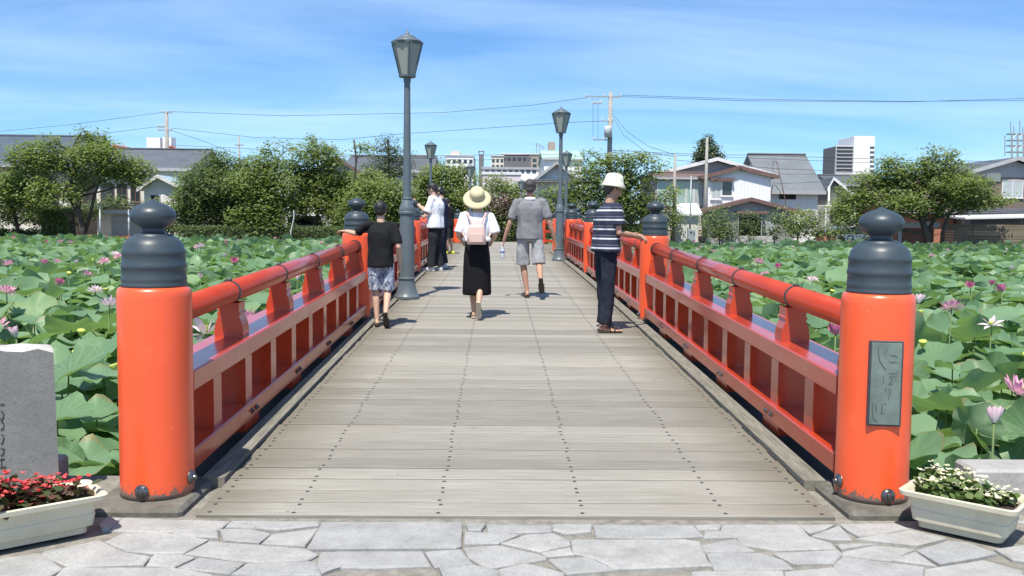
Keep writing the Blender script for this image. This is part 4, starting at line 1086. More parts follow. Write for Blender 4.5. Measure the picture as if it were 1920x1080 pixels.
tree('leafy_tree', 'low tree mass behind the trunk of the tall left cherry tree', 66, [(110, 464), (112, 430)], [(90, 400, 26, 18), (125, 400, 26, 16), (170, 395, 24, 14), (215, 380, 22, 12), (60, 405, 24, 18)], 'leaf_dark', tr=.16, seed=34)
# clipped hedges and low planting along the far bank
def hedge(name, label, px0, py0, px1, py1, D, dep, mat, seed, group='hedges on the far bank', leaf=.06, cat='hedge'):
    rr = np.random.default_rng(seed); a, b = at(px0, py1, D), at(px1, py0, D); z1 = b[2]
    t = thing(name, label, cat, ((a[0]+b[0])/2, D, -.03), group); w, h = b[0]-a[0], z1+.03
    n = int(w*h*260+w*dep*120)
    P = np.stack([rr.uniform(-w/2, w/2, n), rr.uniform(-dep/2, dep/2, n), rr.uniform(0, h, n)], 1)
    f = rr.random(n); P[f < .6, 1] = -dep/2+rr.normal(0, .05, (f < .6).sum()); tp = (f > .6) & (f < .85); P[tp, 2] = h+rr.normal(0, .05, tp.sum())
    k = 3; cl = np.repeat(P, k, 0)+rr.normal(0, .04, (n*k, 3)); nn = rr.normal(size=(n*k, 3)); nn[:, 2] += .5; nn[:, 1] -= .4; nn /= np.linalg.norm(nn, axis=1)[:, None]
    aa = np.cross(nn, rr.normal(size=(n*k, 3))); aa /= np.linalg.norm(aa, axis=1)[:, None]; bb = np.cross(nn, aa); s_ = leaf*(.7+.6*rr.random((n*k, 1)))
    V = np.stack([cl-aa*s_, cl-bb*s_*.6, cl+aa*s_, cl+bb*s_*.6], 1).reshape(-1, 3)
    link('leaves', big_mesh('leaves', V, 4, {'rnd': rr.random(n*k)}), M[mat], t)
    m = MB(); m.box((0, 0, h/2-.05), (w*.9, dep*.8, h-.12), 0, .1); link('branch_core', m.mesh('branch_core'), M['bark'], t)
hedge('clipped_hedge', 'square clipped green hedge beside the left cherry tree', 82, 394, 138, 462, 62.5, 1.4, 'leaf_cherry', 1)
hedge('clipped_hedge', 'dark low hedge along the bank left of the footbridge', 335, 428, 640, 466, 59.6, .8, 'leaf_dark', 2)
hedge('clipped_hedge', 'dark green hedge across the far end of the footbridge', 870, 418, 1075, 464, 60.2, .8, 'leaf_dark', 3)
hedge('clipped_hedge', 'green hedge along the bank behind the old man', 1090, 425, 1235, 466, 59.6, .8, 'leaf_cherry', 4)
hedge('clipped_hedge', 'low dark hedge under the tree at the left edge', -60, 432, 78, 464, 62.8, .8, 'leaf_dark', 5)
hedge('clipped_hedge', 'low hedge behind the boy and the tallest lamp', 645, 425, 800, 464, 60.4, .8, 'leaf_cherry', 6)
M['fl_orange'] = foliage('orange_blossom', (.45, .10, .03), (.60, .26, .06), .2)
hedge('orange_flower_bed', 'row of orange flowering plants on the bank under the left cherry tree', 96, 446, 262, 464, 58.7, .6, 'fl_orange', 7, None, .05, 'flowers')

# ------------------------------------------------------------------ houses and town behind
def wallm(name, c, **k): return paint(name, c, .85, .06, 1.5, .1, .2, dirt=[x*.75 for x in c], dirt_amt=.3, **k)
M['w_white'] = wallm('white_wall', (.82, .82, .82)); M['w_cream'] = wallm('cream_wall', (.68, .64, .55)); M['w_grey'] = wallm('grey_wall', (.34, .34, .36))
M['w_tan'] = wallm('tan_wall', (.42, .36, .30)); M['w_brown'] = wallm('brown_wall', (.19, .15, .12)); M['w_pink'] = wallm('pink_wall', (.66, .58, .60)); M['w_red'] = wallm('red_brown_wall', (.42, .19, .13))
M['w_dark'] = wallm('dark_wall', (.18, .175, .185))
def siding(name, c, sc):
    m, N, L, B = new_mat(name); v = coords(N, L); n1 = nz(N, L, 1.5, 4, .6, v)
    L.new(mixc(N, L, mrange(N, L, n1, .3, .7), [x*.93 for x in c], c), B.inputs['Base Color']); B.inputs['Roughness'].default_value = .7
    w = N.new('ShaderNodeTexWave'); w.bands_direction = 'X' if sc > 0 else 'Z'; w.inputs['Scale'].default_value = abs(sc); L.new(v, w.inputs['Vector']); bump(N, L, B, w.outputs['Fac'], .6, .03); return m
M['siding_white'] = siding('white_siding', (.82, .81, .82), 1.2)
M['siding_pale'] = siding('pale_corrugated', (.66, .66, .62), 2.0)
def roofm(name, c, sc=1.6, rough=.55):
    m, N, L, B = new_mat(name); v = coords(N, L); n1 = nz(N, L, .8, 5, .6, v); n2 = nz(N, L, 9, 3, .6, v)
    cc = mixc(N, L, mrange(N, L, n1, .3, .7), [x*.82 for x in c], [x*1.12 for x in c]); cc = mixc(N, L, mrange(N, L, n2, .45, .7, 0, .35), cc, [x*.7 for x in c])
    L.new(cc, B.inputs['Base Color']); B.inputs['Roughness'].default_value = rough
    w = N.new('ShaderNodeTexWave'); w.bands_direction = 'X'; w.inputs['Scale'].default_value = sc; L.new(v, w.inputs['Vector'])
    w2 = N.new('ShaderNodeTexWave'); w2.bands_direction = 'Z'; w2.inputs['Scale'].default_value = sc*1.4; L.new(v, w2.inputs['Vector'])
    bump(N, L, B, mathn(N, L, 'ADD', w.outputs['Fac'], w2.outputs['Fac']), .5, .04); return m
M['r_slate'] = roofm('slate_tile_roof', (.115, .125, .14)); M['r_grey'] = roofm('grey_tile_roof', (.17, .185, .195)); M['r_navy'] = roofm('navy_tile_roof', (.075, .10, .135)); M['r_brown'] = roofm('brown_roof', (.17, .115, .10)); M['r_blue'] = roofm('pale_blue_roof', (.36, .48, .53)); M['r_green'] = roofm('pale_green_roof', (.42, .62, .52))
M['trim_brown'] = paint('brown_trim', (.17, .10, .085), .6, .15, 4, 0); M['trim_white'] = paint('white_trim', (.72, .71, .70), .5, .06, 4, 0); M['trim_grey'] = paint('grey_trim', (.40, .40, .40), .5, .1, 4, 0)
M['glass'] = paint('window_glass', (.035, .042, .048), .08, .2, 2, 0, .8); M['glass_pale'] = paint('curtained_glass', (.42, .45, .44), .12, .12, 1.5, 0, .8); M['glass_green'] = paint('green_porch_glass', (.33, .46, .40), .12, .15, 1.5, 0, .8)
M['metal_grey'] = paint('galvanised', (.36, .38, .38), .5, .15, 8, .05, .5, metal=.3); M['dark_open'] = paint('dark_opening', (.02, .018, .016), .9, .2, 3, 0)

def window(root, D, r, pane='glass', frame='trim_white', cols=2, sill=True, proud=.05):
    a, b = at(r[0], r[3], D), at(r[2], r[1], D); x0, x1, z0, z1 = a[0], b[0], a[2], b[2]; t = .055
    f = MB(); y = D-proud/2
    for (c, d) in (((x0, y, (z0+z1)/2), (t, proud, z1-z0+t)), ((x1, y, (z0+z1)/2), (t, proud, z1-z0+t)), (((x0+x1)/2, y, z1), (x1-x0-t, proud, t)), (((x0+x1)/2, y, z0), (x1-x0-t, proud, t))): f.box(c, d)
    for k in range(1, cols): f.box((x0+(x1-x0)*k/cols, y, (z0+z1)/2), (t*.8, proud*.9, z1-z0-t))
    w = part('window', f, M[frame], root)
    for k in range(cols):
        p = MB(); xa, xb = x0+(x1-x0)*k/cols+t/2, x0+(x1-x0)*(k+1)/cols-t/2
        p.box(((xa+xb)/2, D-.012, (z0+z1)/2), (xb-xa, .02, z1-z0-t)); part('pane', p, M[pane], w)
    if sill:
        p = MB(); p.box(((x0+x1)/2, D-.06, z0-.06), (x1-x0+.2, .12, .05)); part('sill', p, M[frame], w)
def slab(mb, p0, p1, p2, p3, th):
    """a roof slab: four corners of its upper face, thickness downwards"""
    q = [npv(p) for p in (p0, p1, p2, p3)]; dn = np.array([0, 0, -th])
    mb.hexa([p+dn for p in q], q)
def gable_front(root, D, xl, xr, rx, ry, eyl, eyr, depth, wall, roof, trim, over=.55, front=.3, th=.18, gable=None, z0=-.05, ztop=None):
    L_, R_, T_ = at(xl, eyl, D), at(xr, eyr, D), at(rx, ry, D)
    m = MB(); m.prism([(L_[0], z0), (R_[0], z0), (R_[0], R_[2]), (T_[0], T_[2]-.1), (L_[0], L_[2])], D, D+depth, 'y'); part('wall', m, M[wall], root)
    for (E, sg) in ((L_, -1), (R_, 1)):
        d = E-T_; d = d/np.linalg.norm(d); e = E+d*over; ya, yb = D-front, D+depth+.3
        m = MB(); up = th
        P = [(T_[0], ya, T_[2]+up), (e[0], ya, e[2]+up), (e[0], yb, e[2]+up), (T_[0], yb, T_[2]+up)]
        if sg < 0: P = P[::-1]
        slab(m, *P, th); part('roof_slope', m, M[roof], root)
        m = MB(); P = [(T_[0], ya-.03, T_[2]+up+.03), (e[0], ya-.03, e[2]+up+.03), (e[0], ya-.002, e[2]+up+.03), (T_[0], ya-.002, T_[2]+up+.03)]
        if sg < 0: P = P[::-1]
        slab(m, *P, th+.12); part('barge_board', m, M[trim], root)
    if gable:
        m = MB(); s = .04; zz_ = min(L_[2], R_[2])+.02; m.prism([(L_[0]+s, zz_-.35), (R_[0]-s, zz_-.35), (R_[0]-s, R_[2]-.02), (T_[0], T_[2]-.14), (L_[0]+s, L_[2]-.02)], D-.03, D-.001, 'y'); part('gable_panel', m, M[gable], root)
def gable_side(root, D, xl, xr, ry, ey, depth, wall, roof, over=.5, side=.4, th=.18, z0=-.05):
    L_, R_ = at(xl, ey, D), at(xr, ey, D); zr = at((xl+xr)/2, ry, D+depth/2)[2]; ze = (L_[2]+R_[2])/2
    m = MB(); m.prism([(D, z0), (D+depth, z0), (D+depth, ze), (D+depth/2, zr-.1), (D, ze)], L_[0], R_[0], 'x'); part('wall', m, M[wall], root)
    xa, xb = L_[0]-side, R_[0]+side; sl = (zr-ze)/(depth/2); yf = D-over; zf = ze-sl*over; yb = D+depth+over
    m = MB(); slab(m, (xa, yf, zf+th), (xb, yf, zf+th), (xb, D+depth/2, zr+th), (xa, D+depth/2, zr+th), th); part('roof_slope', m, M[roof], root)
    m = MB(); slab(m, (xa, D+depth/2, zr+th), (xb, D+depth/2, zr+th), (xb, yb, zf+th), (xa, yb, zf+th), th); part('roof_slope', m, M[roof], root)
    m = MB(); m.box(((xa+xb)/2, D+depth/2, zr+th+.03), (xb-xa, .3, .14), 0, .03); part('ridge_cap', m, M[roof], root)
    m = MB(); m.box(((xa+xb)/2, yf-.03, zf+th*.5), (xb-xa, .05, th+.06)); part('fascia', m, M['trim_grey'], root)
def house(name, label, px, D, cat='house'): p = at(px, 460, D); return thing(name, label, cat, (p[0], D, -.02))
def block(root, D, x0, x1, top, depth, wall, name='wall', z0=-.05):
    a, b = at(x0, top, D), at(x1, top, D); m = MB(); m.box(((a[0]+b[0])/2, D+depth/2, (z0+a[2])/2), (b[0]-a[0], depth, a[2]-z0), 0, .03); return part(name, m, M[wall], root)
def barpx(mb, D, x0, y0, x1, y1, dep, proud=.0):
    a, b = at(x0, y1, D), at(x1, y0, D); mb.box(((a[0]+b[0])/2, D-proud+dep/2, (a[2]+b[2])/2), (b[0]-a[0], dep, b[2]-a[2]))

# right: white house with two stacked brown trimmed gables
h = house('white_gabled_house', 'white two storey house with two stacked brown trimmed gables right of the footbridge', 1388, 64)
gable_front(h, 64, 1326, 1446, 1385, 316, 331, 331, 9, 'siding_white', 'r_brown', 'trim_brown', .5, .3, .16)
window(h, 64, (1334, 342, 1352, 373), 'glass_pale'); window(h, 64, (1353, 340, 1373, 367), 'glass', cols=1)
m = MB(); barpx(m, 64, 1330, 334, 1375, 339, .35, .35); part('window_hood', m, M['trim_brown'], h)
gable_front(h, 62.2, 1328, 1490, 1405, 375, 394, 397, 1.78, 'w_grey', 'r_brown', 'trim_brown', .55, .5, .14)
m = MB(); barpx(m, 62.2, 1384, 408, 1428, 455, .02, .02); part('entrance', m, M['dark_open'], h)
m = MB(); barpx(m, 62.2, 1378, 396, 1432, 401, .9, .9); part('porch_canopy', m, M['trim_brown'], h)
for px in (1384, 1428):
    m = MB(); barpx(m, 61.5, px-1.5, 401, px+1.5, 456, .12); part('porch_post', m, M['trim_grey'], h)
window(h, 62.2, (1434, 404, 1456, 440), 'glass_pale', 'trim_grey', 1)
# low grey house with the glazed porch
h = house('glazed_porch_house', 'grey low gabled house with a glazed green porch behind the bamboo', 1270, 67)
gable_front(h, 68, 1236, 1440, 1342, 300, 326, 328, 9, 'w_tan', 'r_grey', 'trim_white', .6, .6, .14, 'w_grey')
window(h, 68, (1299, 312, 1318, 318), 'glass', 'trim_grey', 2, False)
gable_side(h, 65.2, 1229, 1322, 327, 334, 2.75, 'w_tan', 'r_brown', .3, .2, .1)
for k, (x0, x1) in enumerate(((1232, 1250), (1251, 1268), (1269, 1286), (1287, 1300), (1301, 1316))): window(h, 65.2, (x0, 340, x1, 386), 'glass_green' if k < 4 else 'glass_pale', 'trim_white', 1, False)
for k, (x0, x1) in enumerate(((1234, 1262), (1264, 1290), (1292, 1314))): window(h, 65.2, (x0, 396, x1, 430), 'glass_pale', 'trim_white', 2, False)
# lean-to shed with pale corrugated wall
h = house('corrugated_shed', 'small lean-to shed with pale corrugated wall left of the white house', 1294, 61.5, 'shed')
a, b = at(1272, 404, 61.5), at(1310, 404, 61.5)
m = MB(); m.box(((a[0]+b[0])/2, 62.2, a[2]/2-.02), (b[0]-a[0], 1.4, a[2])); part('wall', m, M['siding_pale'], h)
m = MB(); slab(m, (a[0]-.2, 61.2, a[2]+.12), (b[0]+.2, 61.2, a[2]+.12), (b[0]+.2, 63, a[2]+.85), (a[0]-.2, 63, a[2]+.85), .08); part('roof', m, M['w_white'], h)
# house with the big grey slope
h = house('grey_roofed_house', 'white house with one large grey roof slope right of the gabled house', 1485, 70)
gable_side(h, 70, 1440, 1534, 294, 356, 9, 'w_white', 'r_grey', .5, .45)
window(h, 70, (1461, 359, 1492, 373), 'glass', 'trim_brown', 2, False); window(h, 70, (1500, 395, 1528, 420), 'glass_pale', 'trim_grey', 2)
m = MB(); m.tube([at(1448, 330, 68.9), at(1450, 303, 69.4), at(1456, 303, 69.4), at(1466, 345, 68.9), at(1474, 385, 68.9)], .035, 6); part('drain_pipe', m, M['trim_brown'], h)
# small dark gabled house beside it
h = house('dark_gabled_house', 'small dark gabled house with white edges below the tall office tower', 1580, 72)
gable_front(h, 72, 1551, 1592, 1560, 336, 352, 362, 8, 'w_dark', 'r_slate', 'trim_white', .3, .4, .14); block(h, 71, 1548, 1606, 385, 6, 'w_white', 'lower_wall')
window(h, 71, (1556, 392, 1574, 420), 'glass', 'trim_grey', 2)
gable_side(h, 73.5, 1568, 1640, 334, 347, 7, 'w_grey', 'r_slate', .4, .3)
# right edge: brown house, carport, board fence, red shed
h = house('brown_gabled_house', 'grey brown gabled house behind the cherry tree at the right edge', 1880, 66)
gable_front(h, 66, 1822, 1975, 1902, 299, 322, 325, 9, 'w_brown', 'r_slate', 'trim_grey', .6, .6, .16, 'w_grey')
window(h, 66, (1878, 338, 1918, 370), 'glass_pale', 'trim_white', 2); window(h, 66, (1892, 308, 1903, 313), 'glass', 'trim_grey', 1, False)
m = MB(); barpx(m, 66, 1850, 325, 1876, 340, .04, .04); part('pale_panel', m, M['w_cream'], h)
m = MB(); barpx(m, 64.5, 1815, 392, 1990, 404, 1.4); part('lower_roof', m, M['r_slate'], h)
m = MB(); barpx(m, 65, 1818, 404, 1990, 440, .9); part('lower_wall', m, M['w_dark'], h)
h = house('carport', 'carport with a thin white roof edge at the right edge', 1870, 61.8, 'carport')
m = MB(); a, b = at(1806, 408, 61.5), at(1990, 404, 61.5); slab(m, (a[0], 61.2, a[2]), (b[0], 61.2, b[2]), (b[0], 64.2, b[2]+.15), (a[0], 64.2, a[2]+.15), .12); part('roof', m, M['trim_white'], h)
for px in (1815, 1915, 1980):
    m = MB(); barpx(m, 61.5, px-1.6, 408, px+1.6, 466, .1); part('post', m, M['metal_grey'], h)
M['fence_board'] = paint('fence_board', (.20, .165, .115), .9, .25, 2, .4, .1, dirt=(.10, .09, .07), objvar=.12, stretch=(.4, 3, 3))
h = house('board_fence', 'brown horizontal board fence under the carport at the right', 1850, 60.2, 'fence')
a, b = at(1770, 420, 60.2), at(1990, 420, 60.2); nb_ = 9; hh_ = a[2]/nb_
for k in range(nb_):
    for q in range(4):
        m = MB(); w = (b[0]-a[0])/4; m.box((a[0]+w*(q+.5), 60.2+.01*((k+q) % 2), hh_*(k+.5)), (w-.02, .03, hh_-.02), 0, .004); part('board', m, M['fence_board'], h)
for q in range(5):
    m = MB(); m.box((a[0]+(b[0]-a[0])*q/4, 60.28, a[2]/2), (.1, .1, a[2]+.05)); part('post', m, M['trim_brown'], h)
h = house('red_brown_shed', 'red brown shed with a flat canopy behind the plaque post finial', 1712, 61.5, 'shed')
block(h, 61.5, 1692, 1752, 428, 2.5, 'w_red'); m = MB(); barpx(m, 61.5, 1686, 417, 1758, 427, 2.8, .3); part('flat_roof', m, M['w_pink'], h)
m = MB(); barpx(m, 61.5, 1684, 432, 1690, 466, .15, .1); part('corner_post', m, M['trim_white'], h)
h = house('red_gabled_house', 'reddish house wall glimpsed through the right cherry tree', 1715, 68)
gable_side(h, 68, 1660, 1790, 345, 392, 7, 'w_red', 'r_brown')
# bank walls
M['cblock'] = paint('concrete_block', (.42, .40, .37), .9, .15, 3, .4, .1, dirt=(.2, .19, .17), objvar=.1)
h = house('block_wall', 'low concrete block wall before the gabled house', 1400, 58.7, 'wall')
a, b = at(1352, 450, 58.7), at(1448, 450, 58.7); nbx = 9; wz = .2
for r_ in range(3):
    for k in range(nbx):
        w = (b[0]-a[0])/nbx; m = MB(); m.box((a[0]+w*(k+.5), 58.7, -.02+wz*(r_+.5)), (w-.015, .12, wz-.012), 0, .008); part('block', m, M['cblock'], h)
m = MB(); p, q = at(1530, 448, 58.6), at(1568, 470, 58.6); m.box(((p[0]+q[0])/2, 58.6, .28), (q[0]-p[0], .05, .62), 0, .01)
solo('rusty_panel', m, M['w_red'], 'rusty brown sheet panel standing on the bank right of the block wall', 'panel')
# left houses
h = house('navy_roofed_house', 'large house with a navy tiled roof behind the tree at the left edge', 40, 72)
gable_side(h, 72, -160, 132, 258, 305, 10, 'w_tan', 'r_navy', .7, .6); block(h, 71.9, -150, 125, 345, 2, 'w_cream', 'lower_wall')
window(h, 71.9, (20, 352, 52, 385), 'glass', 'trim_brown', 2); window(h, 71.9, (70, 352, 110, 385), 'glass', 'trim_brown', 2)
h = house('slate_roofed_house', 'long cream house with a grey slate roof behind the left cherry tree', 250, 70)
gable_side(h, 70, 180, 352, 284, 315, 9, 'w_cream', 'r_slate', .6, .5)
for (x0, x1) in ((190, 214), (220, 238), (246, 262)): window(h, 70, (x0, 345, x1, 378), 'glass', 'trim_brown', 2)
m = MB(); barpx(m, 70, 176, 382, 262, 388, 1.2, 1.2); part('lower_eave', m, M['r_slate'], h)
h = house('pale_blue_roofed_house', 'white house with a pale blue roof behind the left utility pole', 305, 66)
gable_front(h, 66, 270, 336, 300, 332, 352, 350, 7, 'w_white', 'r_blue', 'trim_white', .4, .5, .14); window(h, 66, (283, 366, 300, 384), 'glass', 'trim_grey', 2)
h = house('garden_wall_shed', 'low brown lean-to with a thin roof left of the left finial', 240, 61.8, 'shed')
block(h, 61.8, 208, 272, 402, 2, 'w_tan'); m = MB(); barpx(m, 61.8, 198, 394, 282, 400, 2.6, .4); part('roof', m, M['trim_grey'], h)
h = house('white_backyard_house', 'white house with a dark low roof seen between the trees on the left', 450, 69)
gable_side(h, 69, 410, 460, 350, 362, 6, 'w_white', 'r_slate', .5, .4); block(h, 70, 515, 545, 325, 5, 'w_white', 'side_wall')
h = house('grey_backyard_house', 'grey roofed white house behind the tall pointed tree', 625, 74)
gable_front(h, 74, 560, 700, 632, 297, 338, 340, 9, 'w_white', 'r_grey', 'trim_brown', .5, .5, .14, 'w_grey')
for (x0, x1) in ((570, 590), (600, 620), (650, 672)): window(h, 74, (x0, 350, x1, 376), 'glass', 'trim_grey', 2)
h = house('white_long_house', 'long white house behind the pine and the tallest lamp', 740, 80)
gable_side(h, 80, 650, 805, 297, 320, 9, 'w_white', 'r_slate', .5, .4)
for (x0, x1) in ((672, 690), (700, 716), (775, 795)): window(h, 80, (x0, 330, x1, 345), 'glass', 'trim_grey', 2)
# centre: gabled white house right of the grey shirted man
h = house('central_gabled_house', 'white house with a dark steep gable behind the right lamp column', 1040, 74)
gable_front(h, 74, 1006, 1078, 1043, 307, 336, 334, 8, 'w_white', 'r_slate', 'trim_grey', .7, .7, .15); m = MB(); barpx(m, 73.9, 1000, 337, 1084, 342, .8, .7); part('lower_eave', m, M['r_slate'], h)
window(h, 74, (1010, 348, 1030, 364), 'glass_pale', 'trim_white', 2); window(h, 74, (1055, 348, 1074, 364), 'glass_pale', 'trim_white', 2)
h = house('pink_building', 'low pale pink flat roofed building behind the straw hat', 940, 95, 'building')
block(h, 95, 905, 976, 326, 10, 'w_pink'); m = MB(); barpx(m, 95, 903, 323, 978, 327, 10.2, .1); part('parapet', m, M['trim_white'], h)
def office(name, label, D, x0, x1, top, wall, rows, cols_, y0, y1, depth=14, pane='glass'):
    h = house(name, label, (x0+x1)/2, D, 'building'); block(h, D, x0, x1, top, depth, wall)
    m = MB(); barpx(m, D, x0-.5, top-1.5, x1+.5, top+.4, depth+.3, .15); part('parapet', m, M['trim_white'], h)
    cw = (x1-x0)/cols_; rh = (y1-y0)/max(rows, 1)
    for r_ in range(rows):
        for c_ in range(cols_):
            m = MB(); barpx(m, D, x0+cw*(c_+.2), y0+rh*(r_+.2), x0+cw*(c_+.8), y0+rh*(r_+.72), .08, .06); part('window', m, M[pane], h)
    return h
h = office('white_office', 'white flat roofed building left of the straw hat on the skyline', 160, 836, 888, 292, 'w_white', 2, 5, 297, 322)
m = MB(); barpx(m, 160, 845, 283, 862, 291, 4, 0); part('roof_house', m, M['w_cream'], h)
office('cream_office', 'cream box shaped building on the skyline right of the black tower', 150, 921, 945, 292, 'w_cream', 2, 3, 296, 318)
h = office('dark_office', 'dark grey long building on the skyline behind the woman', 190, 940, 998, 289, 'w_dark', 1, 6, 293, 304)
h = office('beige_office', 'beige tall building with a stair tower left of the right lamp head', 170, 996, 1046, 290, 'w_tan', 2, 4, 296, 316)
m = MB(); barpx(m, 170, 1029, 266, 1041, 290, 4, 0); part('stair_tower', m, M['w_tan'], h)
for k in range(3):
    m = MB(); m.tube([at(1006+k*6, 290, 171), at(1006+k*6, 268+k*3, 171)], .08, 5); m.box(at(1006+k*6, 270+k*3, 171), (1.2, .1, .1)); part('antenna', m, M['metal_grey'], h)
h = house('green_roofed_building', 'building with a pale green roof behind the right lamp', 1062, 140, 'building')
gable_side(h, 140, 1020, 1092, 286, 299, 14, 'w_white', 'r_green', .4, .3)
h = house('white_flat_building', 'long white building on the skyline behind the phone man lamp', 785, 150, 'building'); block(h, 150, 766, 806, 292, 12, 'w_white')
m = MB(); barpx(m, 150, 764, 290.5, 808, 292.5, 12.3, .15); part('parapet', m, M['trim_grey'], h)
h = house('white_row_building', 'low white row of buildings on the skyline between the lamps', 960, 120, 'building'); block(h, 120, 905, 1010, 316, 10, 'w_white')
m = MB(); barpx(m, 120, 903, 314, 1012, 317, 10.3, .15); part('parapet', m, M['trim_grey'], h)
for k in range(9):
    m = MB(); barpx(m, 120, 910+k*11, 319, 917+k*11, 324, .08, .06); part('window', m, M['glass'], h)
h = house('black_chimney', 'narrow black tower on the skyline above the straw hat', 902, 130, 'tower'); block(h, 130, 898, 907, 289, 1, 'w_dark', 'shaft'); m = MB(); barpx(m, 130, 897, 284, 899, 289, .3); barpx(m, 130, 906, 284, 908, 289, .3); barpx(m, 130, 897, 283, 908, 284.5, .3); part('cage', m, M['w_dark'], h)
# tall office tower on the right skyline
h = house('office_tower', 'tall white office tower with a dark striped wing on the right skyline', 1605, 300, 'building')
block(h, 300, 1602, 1641, 255, 14, 'w_white', 'core'); block(h, 301, 1568, 1601.5, 274, 12, 'w_dark', 'glass_wing')
for k in range(8):
    m = MB(); barpx(m, 300.9, 1567, 273+k*7, 1602, 274.6+k*7, .6, .3); part('floor_band', m, M['trim_grey' if k else 'trim_white'], h)
m = MB(); barpx(m, 300.8, 1566, 272, 1568.6, 330, 1, .3); part('end_wall', m, M['trim_white'], h)
m = MB(); barpx(m, 300.8, 1567, 325, 1602, 334, 1, .5); part('base_band', m, M['trim_white'], h)
for k in range(6):
    m = MB(); barpx(m, 300, 1631, 275+k*8.7, 1639, 277.6+k*8.7, .3, .2); part('window', m, M['glass'], h)
# roof tanks and red frame left
h = house('tank_building', 'distant building with white roof tanks and a red steel frame', 320, 140, 'building'); block(h, 140, 262, 378, 297, 10, 'w_tan')
M['red_steel'] = paint('red_steel', (.36, .05, .035), .6, .2, 2, 0)
for (x0, y0, x1, y1) in ((275, 258, 300, 277), (305, 257, 321, 279), (358, 282, 375, 298)):
    m = MB(); barpx(m, 140, x0, y0, x1, y1, 2); part('tank', m, M['w_white'], h)
for (x0, y0, x1, y1) in ((278, 277, 280, 297), (296, 277, 298, 297), (307, 279, 309, 297), (318, 279, 320, 297)):
    m = MB(); barpx(m, 140, x0, y0, x1, y1, .3); part('tank_leg', m, M['metal_grey'], h)
for (q0, q1) in (((318, 276), (360, 292)), ((318, 286), (360, 298)), ((322, 277), (340, 298)), ((340, 283), (352, 297)), ((212, 274), (240, 279)), ((240, 276), (240, 284)), ((330, 280), (322, 297))):
    m = MB(); m.tube([at(*q0, 139), at(*q1, 139)], .28, 5); part('frame_bar', m, M['red_steel'], h)
# telecom mast
h = house('telecom_mast', 'grey steel antenna mast at the right edge of the skyline', 1908, 230, 'mast')
for px in (1897, 1908, 1919):
    m = MB(); m.tube([at(px, 300, 230), at(px, 250, 230)], .22, 5); part('leg', m, M['metal_grey'], h)
for yy_ in (250, 262, 272, 284):
    m = MB(); barpx(m, 230, 1894, yy_, 1924, yy_+1.6, 2); part('platform', m, M['metal_grey'], h)
for px, t0 in ((1895, 228), (1901, 236), (1912, 226), (1918, 238), (1884, 255)):
    m = MB(); m.tube([at(px, 252 if px > 1890 else 292, 230), at(px, t0, 230)], .12, 5); part('antenna', m, M['metal_grey'], h)
for (a_, b_) in (((1897, 262), (1908, 250)), ((1908, 262), (1919, 250)), ((1897, 284), (1908, 272)), ((1908, 284), (1919, 272))):
    m = MB(); m.tube([at(*a_, 230), at(*b_, 230)], .12, 4); part('brace', m, M['metal_grey'], h)

# ------------------------------------------------------------------ utility poles and wires
M['pole'] = paint('concrete_pole', (.34, .32, .29), .85, .12, 3, .1, .2); M['wire'] = paint('black_wire', (.03, .03, .035), .6, .1, 3, 0); M['insul'] = paint('insulator', (.62, .63, .62), .4, .1, 3, 0)
def pole(label, px, top, D, r, arms=(), mat='pole', trans=None, name='utility_pole', cat='utility pole'):
    p = at(px, top, D); t = thing(name, label, cat, (p[0], D, -.02), 'utility poles on the far bank' if cat == 'utility pole' else 'stakes and thin poles on the far bank')
    m = MB(); m.tube([(p[0], D, -.02), (p[0], D, p[2])], [r*1.35, r*.8], 10); part('shaft', m, M[mat], t, True)
    for (py, x0, x1) in arms:
        m = MB(); barpx(m, D-.12, x0, py-.8, x1, py+.8, .1); part('cross_arm', m, M['metal_grey'], t)
        for q in (x0+1, (x0+x1)/2+2, x1-1):
            m = MB(); c = at(q, py-2.6, D-.07); m.lathe([(.045, -.09), (.07, -.03), (.05, 0), (.065, .04), (.03, .09)], 8, c); part('insulator', m, M['insul'], t)
    if trans:
        m = MB(); a = at(trans[0], trans[1], D-.4); m.lathe([(.02, -.4), (.27, -.4), (.28, .3), (.25, .38), (.05, .42)], 14, a); part('transformer', m, M['insul'], t, True)
        m = MB(); barpx(m, D-.3, min(trans[0], px), trans[1]+9, max(trans[0], px), trans[1]+11, .3); part('bracket', m, M['metal_grey'], t)
    return t
pole('tall concrete utility pole rising above the left houses', 312, 209, 78, .17, ((211, 303, 322), (238, 295, 308), (244, 296, 322)))
pole('tall concrete utility pole with a transformer right of the right lamp', 1145, 173, 66, .18, ((181, 1098, 1165), (194, 1112, 1128), (227, 1128, 1150), (262, 1112, 1148)), trans=(1140, 247))
m = MB()
pole('short concrete pole in front of the glazed porch', 1266, 290, 60.8, .10)
pole('thin pole rising before the white gabled house', 1326, 258, 63.2, .11)
pole('thin grey pole behind the lotus right of the second right post', 1296, 330, 59.6, .05, mat='metal_grey', name='thin_pole', cat='pole')
pole('white pole beside the dark gabled house', 1555, 349, 61, .075, mat='insul', name='thin_pole', cat='pole')
pole('thin far pole above the trees on the left', 448, 254, 110, .11, ((272, 440, 456),))
pole('thin white stake on the bank right of the left cherry trunk', 187, 388, 59.4, .045, mat='insul', name='garden_stake', cat='stake')
pole('thin pale stake by the brown lean-to', 241, 392, 59.8, .05, mat='insul', name='garden_stake', cat='stake')
